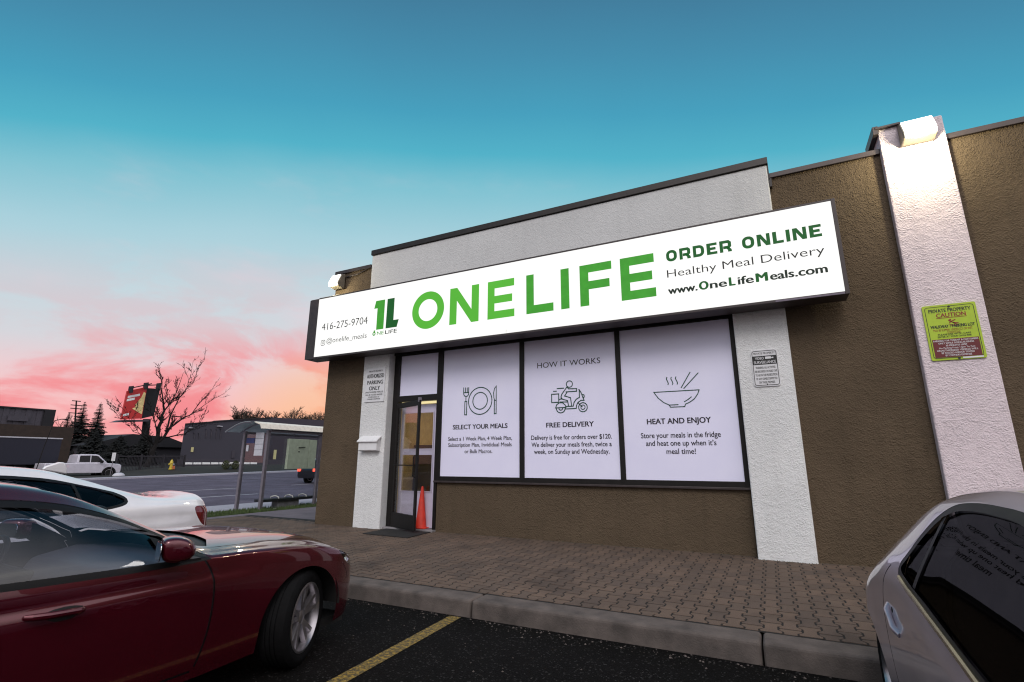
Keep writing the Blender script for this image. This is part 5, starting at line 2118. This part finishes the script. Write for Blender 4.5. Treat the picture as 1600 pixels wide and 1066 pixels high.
skewed([(27.95, .2), (40.0, .2), (40.0, 7.0), (39.5, 7.07), (34, 6.35), (27.95, 5.45)], -62.0, -75, 8.2)
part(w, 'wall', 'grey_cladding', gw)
w = MB()
skewed([(27.9, 5.45), (34, 6.35), (39.55, 7.08), (39.55, 7.22), (34, 6.50), (27.9, 5.60)], -61.9, -75.1, 8.2)
part(w, 'roof_edge', 'roof_dark', gw)
w = MB()
w.add([(-62, 39.6, .2), (-90, 90, .2), (-90, 90, 10.3), (-62, 39.6, 7.0)], [(0, 1, 2, 3)])
w.add([(-62, 39.5, 7.0), (-90, 90, 10.3), (-90, 90, 10.7), (-62, 39.5, 7.22)], [(0, 1, 2, 3)])
part(w, 'rear_wall', 'grey_cladding', gw)
for (y, z0, z1) in ((30.65, 3.97, 5.0), (31.3, 3.95, 5.0), (31.95, 3.97, 5.05), (32.5, 3.97, 5.1), (29.25, 3.9, 4.45), (29.8, 3.9, 4.45)):
    w = MB()
    w.tube([(-61.93, y, z0), (-61.93, y, z1), (-61.95, y - .15, z1 + .12)], .045, 6)
    part(w, 'pipe', 'ribbed_metal', gw)
for (y0, y1, z) in ((28.4, 29.0, 5.12), (31.9, 32.5, 5.53)):
    w = MB()
    w.box(-61.98, y0, z - .05, -61.7, y1, z + .05)
    part(w, 'wall_lamp', 'pale_panel', gw)
for (y0, y1, z0, z1, m_) in ((29.1, 29.35, 2.3, 2.85, 'yellow_board'), (34.35, 34.75, 1.6, 2.57, 'ribbed_metal'), (40.6, 41.0, 1.5, 2.78, 'yellow_board')):
    w = MB()
    w.box(-61.99, y0, z0, -61.9, y1, z1)
    part(w, 'door_panel', m_, gw)
w = MB()
w.box(-61.99, 28.0, .6, -61.8, 39.5, 1.5)
part(w, 'plinth', 'ribbed_metal', gw)
kbx = MB()
y = 25.0
k = 0
bars = []
while y < 33.5:
    b = MB()
    b.prism([(-56.1, .88), (-55.9, .88), (-55.94, 1.1), (-56.06, 1.1)], y, y + .82, 'y')
    o = tag(b.build('parking_block', 'paper_white', bevel=.02), 'white parking block in the row before the dark grey building', 'parking block', 'parking blocks before the grey building')
    y += .98
wlow = MB()
wlow.box(-57.4, 25.0, .5, -57.2, 45, 1.42)
tag(wlow.build('low_wall', 'ribbed_metal'), 'low grey wall in front of the dark grey building', 'wall')

bb = thing('brick_building', 'brown brick building with ribbed metal upper storey at far left', 'building', (-60, 10, .4))
w = MB()
w.box(-75, -20, 0, -60, 16.4, 4.40)
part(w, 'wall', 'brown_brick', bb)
w = MB()
for k in range(84):
    yk = -18 + k * .39
    w.box(-60.7 + (.05 if k % 2 else 0), yk, 4.40, -74, yk + .39, 5.85)
part(w, 'upper_storey', 'ribbed_metal', bb)
w = MB()
w.box(-60.5, 14.1, 4.4, -74.2, 14.9, 5.98)
w.box(-60.55, -18, 5.85, -74.2, 14.1, 5.98)
part(w, 'roof_edge', 'roof_dark', bb)
w = MB()
w.box(-60.62, 11.6, 4.75, -60.45, 13.0, 5.2)
part(w, 'sign_panel', 'ribbed_metal', bb)
tr = thing('box_trailer', 'long dark blue box trailer with pale top rail before the brick building', 'trailer', (-52, 8, .2))
w = MB()
w.box(-54.5, -2, .95, -52, 12.45, 2.98)
part(w, 'box', 'trailer_blue', tr, bevel=.02)
w = MB()
w.box(-54.52, -2.02, 2.981, -51.96, 12.48, 3.07)
part(w, 'top_rail', 'pale_panel', tr)
w = MB()
for y in (10.2, 11.4):
    for x in (-52.2, -54.2):
        w.lathe([(.0001, -.14), (.42, -.14), (.5, -.1), (.5, .1), (.42, .14), (.0001, .14)], 20, Matrix.Translation((x, y, .52)) @ Matrix.Rotation(PI / 2, 4, 'Y'))
part(w, 'wheel', 'tyre_rubber', tr)
w = MB()
w.box(-53.9, -1, .75, -52.6, 12, .95)
part(w, 'chassis', 'under_dark', tr)

# lamp post in front of the trailer
lp = MB()
lp.tube([(-48, 9.62, -.1), (-48, 9.85, 2.2), (-48, 10.15, 4.2)], [.035, .03, .022], 8)
lp.tube([(-48, 10.15, 4.2), (-48.1, 10.6, 4.35), (-48.1, 11.0, 4.36)], [.03, .03, .06], 8)
tag(lp.build('lamp_post', 'bark', smooth=True), 'thin leaning lamp post in front of the blue trailer', 'lamp post')

hs = thing('house', 'low dark house with pitched roof behind the billboard pole', 'house', (-80, 33, .8))
w = MB()
w.box(-90, 26.5, .5, -80, 39.0, 3.3)
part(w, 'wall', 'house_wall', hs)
w = MB()
w.prism([(26.0, 3.2), (31.3, 4.9), (36, 4.7), (39.6, 3.5), (39.6, 3.2)], -79.5, -90.5, 'x')
part(w, 'roof', 'roof_dark', hs)
for (y0, y1, z0, z1) in ((29.0, 30.3, 2.3, 2.42), (30.6, 31.2, 1.4, 2.0)):
    w = MB()
    w.box(-79.98, y0, z0, -79.9, y1, z1)
    part(w, 'window', 'pale_panel', hs)

fn = thing('metal_fence', 'black metal railing fence behind the yellow hydrant', 'fence', (-52, 20, .4))
w = MB()
yk = 16.6
while yk < 22.6:
    zz = far_z(yk)
    w.box(-52.02, yk, zz - .1, -51.99, yk + .035, zz + 1.2)
    yk += .12
w.box(-52.03, 16.6, 1.62, -51.98, 22.6, 1.70)
w.box(-52.03, 16.6, .85, -51.98, 22.6, .90)
part(w, 'railing', 'fence_dark', fn)
for yk in (16.6, 18.6, 20.55, 22.55):
    w = MB()
    w.box(-52.06, yk, .1, -51.94, yk + .12, 1.85)
    part(w, 'post', 'fence_dark', fn)

hd = thing('fire_hydrant', 'yellow and orange fire hydrant on the far verge', 'fire hydrant', (-48.5, 19.4, far_z(19.4, .9) - .02))
w = MB()
w.lathe([(.17, 0), (.17, .06), (.12, .08), (.115, .50), (.15, .52), (.15, .56), (.13, .60), (.12, .70), (.07, .80), (.03, .84), (.03, .90), (.0001, .90)], 18)
w.build('barrel', 'hydrant_yellow', hd, smooth=True, angle=50)
for s in (1, -1):
    w = MB()
    w.lathe([(.0001, 0), (.07, 0), (.07, .14), (.05, .16), (.0001, .16)], 12, Matrix.Translation((0, s * .08, .45)) @ Matrix.Rotation(-s * PI / 2, 4, 'X'))
    w.build('outlet_cap', 'pale_panel' if s > 0 else 'hydrant_yellow', hd, smooth=True, angle=50)
w = MB()
w.box(-.10, .05, 0, .12, .30, .30)
w.build('foot_guard', 'hydrant_orange', hd, bevel=.02)
ss = thing('street_sign', 'small white plate on a thin post beside the pickup', 'sign', (-48.6, 14.75, 0))
w = MB()
w.tube([(0, 0, -.1), (0, .03, 1.9)], .025, 8)
w.build('post', 'shelter_metal', ss)
w = MB()
w.box(.02, -.12, 1.25, .04, .14, 1.92)
w.build('plate', 'paper_white', ss)
bo = MB()
bo.ellipsoid((-47.6, 14.9, .05), (.35, .45, .28))
tag(bo.build('boulder', 'pale_panel', smooth=True), 'pale boulder on the kerb by the pickup wheel', 'boulder')

# ------------------------------------------------------------------ billboard
bbd = thing('billboard', 'red lit billboard on a thick pole with black back panel beside it', 'billboard', (-70, 27.9, .8))
w = MB()
w.prism([(24.98, 6.12), (27.22, 6.42), (27.22, 10.42), (25.1, 9.62)], -70.0, -70.25, 'x')
part(w, 'panel', 'board_red', bbd)
w = MB()
w.prism([(26.4, 7.3), (27.15, 6.95), (27.18, 9.6), (26.95, 9.75), (26.75, 9.0), (26.2, 8.0)], -69.99, -69.98, 'x')
w.prism([(25.95, 7.55), (27.1, 6.95), (27.1, 7.2), (26.2, 7.7)], -69.975, -69.97, 'x')
part(w, 'picture', 'board_cream', bbd)
w = MB()
for (y0, y1, z0, s_) in ((25.25, 26.55, 8.75, .34), (25.2, 26.05, 8.35, .34), (25.1, 25.7, 6.5, .34)):
    w.prism([(y0, z0), (y1, z0 + (y1 - y0) * s_), (y1, z0 + (y1 - y0) * s_ + .28), (y0, z0 + .28)], -69.985, -69.98, 'x')
part(w, 'white_bands', 'board_white', bbd)
w = MB()
w.prism([(27.3, 6.4), (28.75, 6.9), (28.95, 10.4), (27.35, 10.3)], -70.3, -70.5, 'x')
part(w, 'back_panel', 'roof_dark', bbd)
w = MB()
w.prism([(24.9, 9.80), (27.3, 10.72), (27.3, 10.85), (24.9, 9.93)], -69.2, -69.3, 'x')
w.prism([(27.4, 10.6), (29.0, 10.9), (29.0, 11.03), (27.4, 10.73)], -70.5, -70.6, 'x')
for (yq, zq) in ((25.3, 9.9), (26.9, 10.55), (28.4, 10.7)):
    w.box(-70.3, yq, zq - .5, -69.25, yq + .06, zq + .35)
part(w, 'light_bar', 'roof_dark', bbd)
w = MB()
w.prism([(23.9, 5.7), (27.6, 6.05), (27.6, 6.25), (24.6, 6.0)], -69.0, -70.3, 'x')
part(w, 'catwalk', 'ribbed_metal', bbd)
w = MB()
w.tube([(-70.2, 28.25, .3), (-70.2, 27.95, 6.4)], .42, 14)
part(w, 'pole', 'roof_dark', bbd, smooth=True)


# ------------------------------------------------------------------ trees
def branch_tree(name, label, base, height, spread, seed, trunk_r, mat='bark', levels=5, group=None, lean=0.0, fork=.22, nb=(2, 3), twig=.02, droop=0.0):
    rg_ = random.Random(seed)
    t = thing(name, label, 'tree', base, 0, group)
    trunk, crown = MB(), MB()

    def grow(p, d, L, r_, lv):
        n_seg = 3
        pts, rad = [p.copy()], [r_]
        q = p.copy()
        dd = d.copy()
        for i in range(n_seg):
            dd = (dd + Vector((rg_.uniform(-1, 1), rg_.uniform(-1, 1), rg_.uniform(-.5, .6))) * .16).normalized()
            q = q + dd * L / n_seg
            pts.append(q.copy())
            rad.append(r_ * (1 - .4 * (i + 1) / n_seg))
        (trunk if lv <= 1 else crown).tube(pts, rad, 7 if lv < 2 else (5 if lv < 3 else 3), cap=False)
        if lv >= levels:
            return
        k = rg_.randint(*nb)
        for b in range(k):
            i = n_seg if b == 0 else rg_.randint(1, n_seg)
            az = rg_.uniform(0, 2 * PI)
            s = spread * rg_.uniform(.5, 1.15)
            side = Vector((math.cos(az), math.sin(az), rg_.uniform(-.2 - droop, .45)))
            nd = (dd + side * s).normalized()
            grow(pts[i], nd, L * rg_.uniform(.62, .86), max(twig, rad[i] * rg_.uniform(.55, .75)), lv + 1)
    grow(Vector((0, 0, 0)), Vector((lean * .3, lean, 1)).normalized(), height * fork * 1.3, trunk_r, 0)
    top = max(v[2] for v in crown.v)
    k_ = height / top
    for m_ in (trunk, crown):
        m_.v = [(v[0] * k_, v[1] * k_, v[2] * k_) for v in m_.v]
    trunk.build('trunk', mat, t, smooth=True, angle=80)
    crown.build('crown', mat, t, smooth=True, angle=80)
    return t


# bare street tree with limbs reaching right
bt = thing('bare_tree', 'dark leafless tree with long bare limbs beside the billboard', 'tree', (-55, 20.7, .35))
tb, cbm = MB(), MB()
rgt = random.Random(5)


def limb(p, q, r0, r1, lv, bend=.12):
    p, q = Vector(p), Vector(q)
    L = (q - p).length
    pts, rad = [], []
    off = Vector((rgt.uniform(-1, 1), rgt.uniform(-1, 1), rgt.uniform(-1, 1))) * L * bend
    for i in range(6):
        t_ = i / 5
        jit = Vector((rgt.uniform(-1, 1), rgt.uniform(-1, 1), rgt.uniform(-1, 1))) * L * .02
        pts.append(p.lerp(q, t_) + off * math.sin(PI * t_) + (jit if 0 < i < 5 else Vector()))
        rad.append(r0 + (r1 - r0) * t_)
    (tb if lv == 0 else cbm).tube(pts, rad, 7 if lv < 2 else 4, cap=False)
    if lv < 4:
        d = (q - p).normalized()
        for k_ in range({0: 1, 1: 8, 2: 7, 3: 4}[lv]):
            i = rgt.randint(1, 5)
            sd = Vector((rgt.uniform(-.6, .6), rgt.uniform(-1, 1), rgt.uniform(-.3, .9)))
            nd = (d * .9 + sd * .9).normalized()
            Ls = L * rgt.uniform(.22, .45)
            limb(pts[i], pts[i] + nd * Ls, max(.017, rad[i] * .56), .011, lv + 1)


o0 = Vector((-55, 20.7, .35))
rel = lambda y, z, x=0: Vector((x, y - 20.7, z - .35))
limb(rel(20.7, .2), rel(21.3, 3.0), .30, .22, 0, .03)
limb(rel(21.3, 3.0), rel(21.7, 6.3, -.2), .20, .11, 1)
limb(rel(21.7, 6.3, -.2), rel(21.2, 9.2, -.5), .10, .03, 1)
limb(rel(21.2, 9.0, -.5), rel(20.5, 10.6, -.3), .04, .012, 2)
limb(rel(21.7, 6.3, -.2), rel(22.7, 10.4, .3), .08, .015, 1)
limb(rel(21.3, 3.0), rel(22.4, 5.2, .4), .16, .09, 1)
limb(rel(22.0, 4.6, .3), rel(23.8, 10.0, .5), .09, .012, 1)
limb(rel(21.8, 4.2, .3), rel(24.3, 6.2, .2), .10, .05, 1)
limb(rel(24.3, 6.2, .2), rel(26.0, 9.0, .4), .05, .010, 2)
limb(rel(24.3, 6.2, .2), rel(27.0, 8.3, .1), .045, .008, 2)
limb(rel(21.5, 3.6), rel(24.9, 4.9, .6), .09, .02, 1)
limb(rel(21.2, 2.8), rel(18.8, 4.0, .5), .10, .02, 1)
limb(rel(21.0, 2.4), rel(18.0, 5.4, -.5), .07, .015, 1)
limb(rel(21.3, 3.4), rel(20.2, 6.0, .2), .08, .02, 1)
tb.build('trunk', 'bark', bt, smooth=True, angle=80)
cbm.build('crown', 'bark', bt, smooth=True, angle=80)


def spruce(base, h, r_, seed, label):
    rg_ = random.Random(seed)
    t = thing('spruce_tree', label, 'tree', base, 0, 'dark spruce trees behind the pickup')
    w_ = MB()
    w_.tube([(0, 0, 0), (0, 0, h)], [.22, .02], 7)
    w_.build('trunk', 'bark', t)
    w_ = MB()
    z = h * .04
    while z < h * .985:
        f = 1 - z / h
        R0 = r_ * (f ** .75) * rg_.uniform(.75, 1.12)
        nb_ = 11 if f > .3 else 8
        for k_ in range(nb_):
            if rg_.random() < .06:
                continue
            a = 2 * PI * k_ / nb_ + rg_.uniform(-.3, .3)
            Lb = R0 * rg_.uniform(.7, 1.15)
            d = Vector((math.cos(a), math.sin(a), 0))
            sd = Vector((-d.y, d.x, 0))
            m_ = 6
            for i in range(m_):
                tt = (i + .5) / m_
                c_ = d * Lb * tt + Vector((0, 0, z - Lb * .22 * tt + Lb * .18 * tt * tt))
                for s_ in (-1, 0, 1):
                    ln = max(.12, Lb * .34 * (1.1 - .5 * tt))
                    dr = (d * .8 + sd * s_ * .8).normalized()
                    e_ = c_ + dr * ln + Vector((0, 0, -ln * rg_.uniform(.2, .5)))
                    wv = Vector((-dr.y, dr.x, 0)) * ln * .42
                    w_.add([c_ - wv, c_ + wv, e_ + Vector((0, 0, -.02)), c_ + Vector((0, 0, ln * .34))], [(0, 1, 2), (0, 3, 2), (3, 1, 2)])
        z += h * .021 * rg_.uniform(.8, 1.2)
    w_.build('crown', 'needles', t)


spruce((-85, 27.3, .3), 9.0, 2.1, 1, 'tall dark spruce left of its twin behind the pickup')
spruce((-84.5, 29.0, .3), 9.1, 2.0, 2, 'tall dark spruce nearer the billboard, right of its twin')
spruce((-86, 26.2, .3), 7.4, 1.3, 3, 'shortest dark spruce rising over the brick building corner')
spruce((-76, 25.4, .4), 4.4, 2.6, 6, 'low broad spruce in front of the two tall ones')
spruce((-66, 23.4, .5), 3.6, 1.9, 8, 'low dark evergreen below the billboard catwalk')
spruce((-64, 24.9, .5), 3.9, 2.0, 9, 'low dark evergreen under the bare street tree')
spruce((-63, 21.6, .5), 3.0, 1.9, 12, 'low dark evergreen right behind the pickup bonnet')


up = MB()
up.tube([(-95, 31.5, .5), (-95, 30.35, 10.3)], [.16, .10], 8)
for (z, l) in ((10.15, 1.1), (9.5, 1.4), (9.0, 1.4), (8.3, 1.8)):
    yc = 31.5 - (z - .5) * .117
    up.box(-95.06, yc - l / 2, z, -94.94, yc + l / 2, z + .12)
tag(up.build('utility_pole', 'bark'), 'distant utility pole with four crossarms beside the spruces', 'utility pole')
up = MB()
up.tube([(-66, 28.7, 5.0), (-66, 28.65, 6.9)], .06, 6)
up.box(-66.05, 28.3, 6.6, -65.95, 29.7, 6.72)
tag(up.build('roof_mast', 'bark'), 'short mast with one arm on the grey building roof corner', 'mast')

for i, (x, y, z, h, sd, lb) in enumerate(((-100, 62.0, 1.5, 11.4, 21, 'rounded bare brown tree over the grey roof, left one'), (-100, 66.6, 1.5, 11.2, 22, 'rounded bare brown tree right against its left neighbour'),
                                          (-100, 76.0, 1.5, 12.6, 23, 'bare tree with upright twigs over the shelter roof'), (-102, 82.0, 1.5, 12.0, 24, 'bare tree rising beside the shop wall'), (-104, 88.0, 1.5, 12.6, 26, 'farthest bare tree half hidden by the shop wall'))):
    branch_tree('bare_tree', lb, (x, y, z), h, .8, sd, .32, 'pale_bark', 6, 'bare trees behind the grey building', 0, .2, (3, 4), .035)
branch_tree('bare_tree', 'thin pinkish bare tree behind the low house', (-92, 33.5, 1.0), 4.6, .75, 31, .12, 'bark', 6, None, 0, .2, (2, 4), .018)
branch_tree('bare_tree', 'thin bare tree at the corner of the brick building', (-66, 17.6, .6), 5.4, .7, 33, .10, 'bark', 5, None, 0, .22, (2, 3), .015)


def shrub(base, h, r_, seed, label):
    rg_ = random.Random(seed)
    t = thing('shrub', label, 'shrub', base, 0, 'small shrubs on the far verge')
    w_ = MB()
    for k_ in range(7):
        a = rg_.uniform(0, 2 * PI)
        w_.tube([(0, 0, 0), (math.cos(a) * r_ * .5, math.sin(a) * r_ * .5, h * .8)], [.02, .008], 4)
    w_.build('stem', 'bark', t)
    w_ = MB()
    for k_ in range(420):
        a, zz = rg_.uniform(0, 2 * PI), rg_.random()
        rr_ = r_ * math.sqrt(rg_.random()) * math.sin(PI * (.12 + .8 * zz)) * 1.1
        c_ = Vector((math.cos(a) * rr_, math.sin(a) * rr_, h * zz))
        u_ = Vector((rg_.uniform(-1, 1), rg_.uniform(-1, 1), rg_.uniform(-1, 1))).normalized() * .07
        v_ = u_.orthogonal().normalized() * .035
        w_.add([c_ - u_, c_ + v_, c_ + u_, c_ - v_], [(0, 1, 2, 3)])
    w_.build('foliage', 'shrub_leaf', t)


shrub((-48, 24.3, far_z(24.3, .6)), .85, .40, 1, 'small yellowish shrub left of the shelter post')
shrub((-48, 25.3, far_z(25.3, .6)), .80, .38, 2, 'small brownish shrub seen close behind the shelter post')
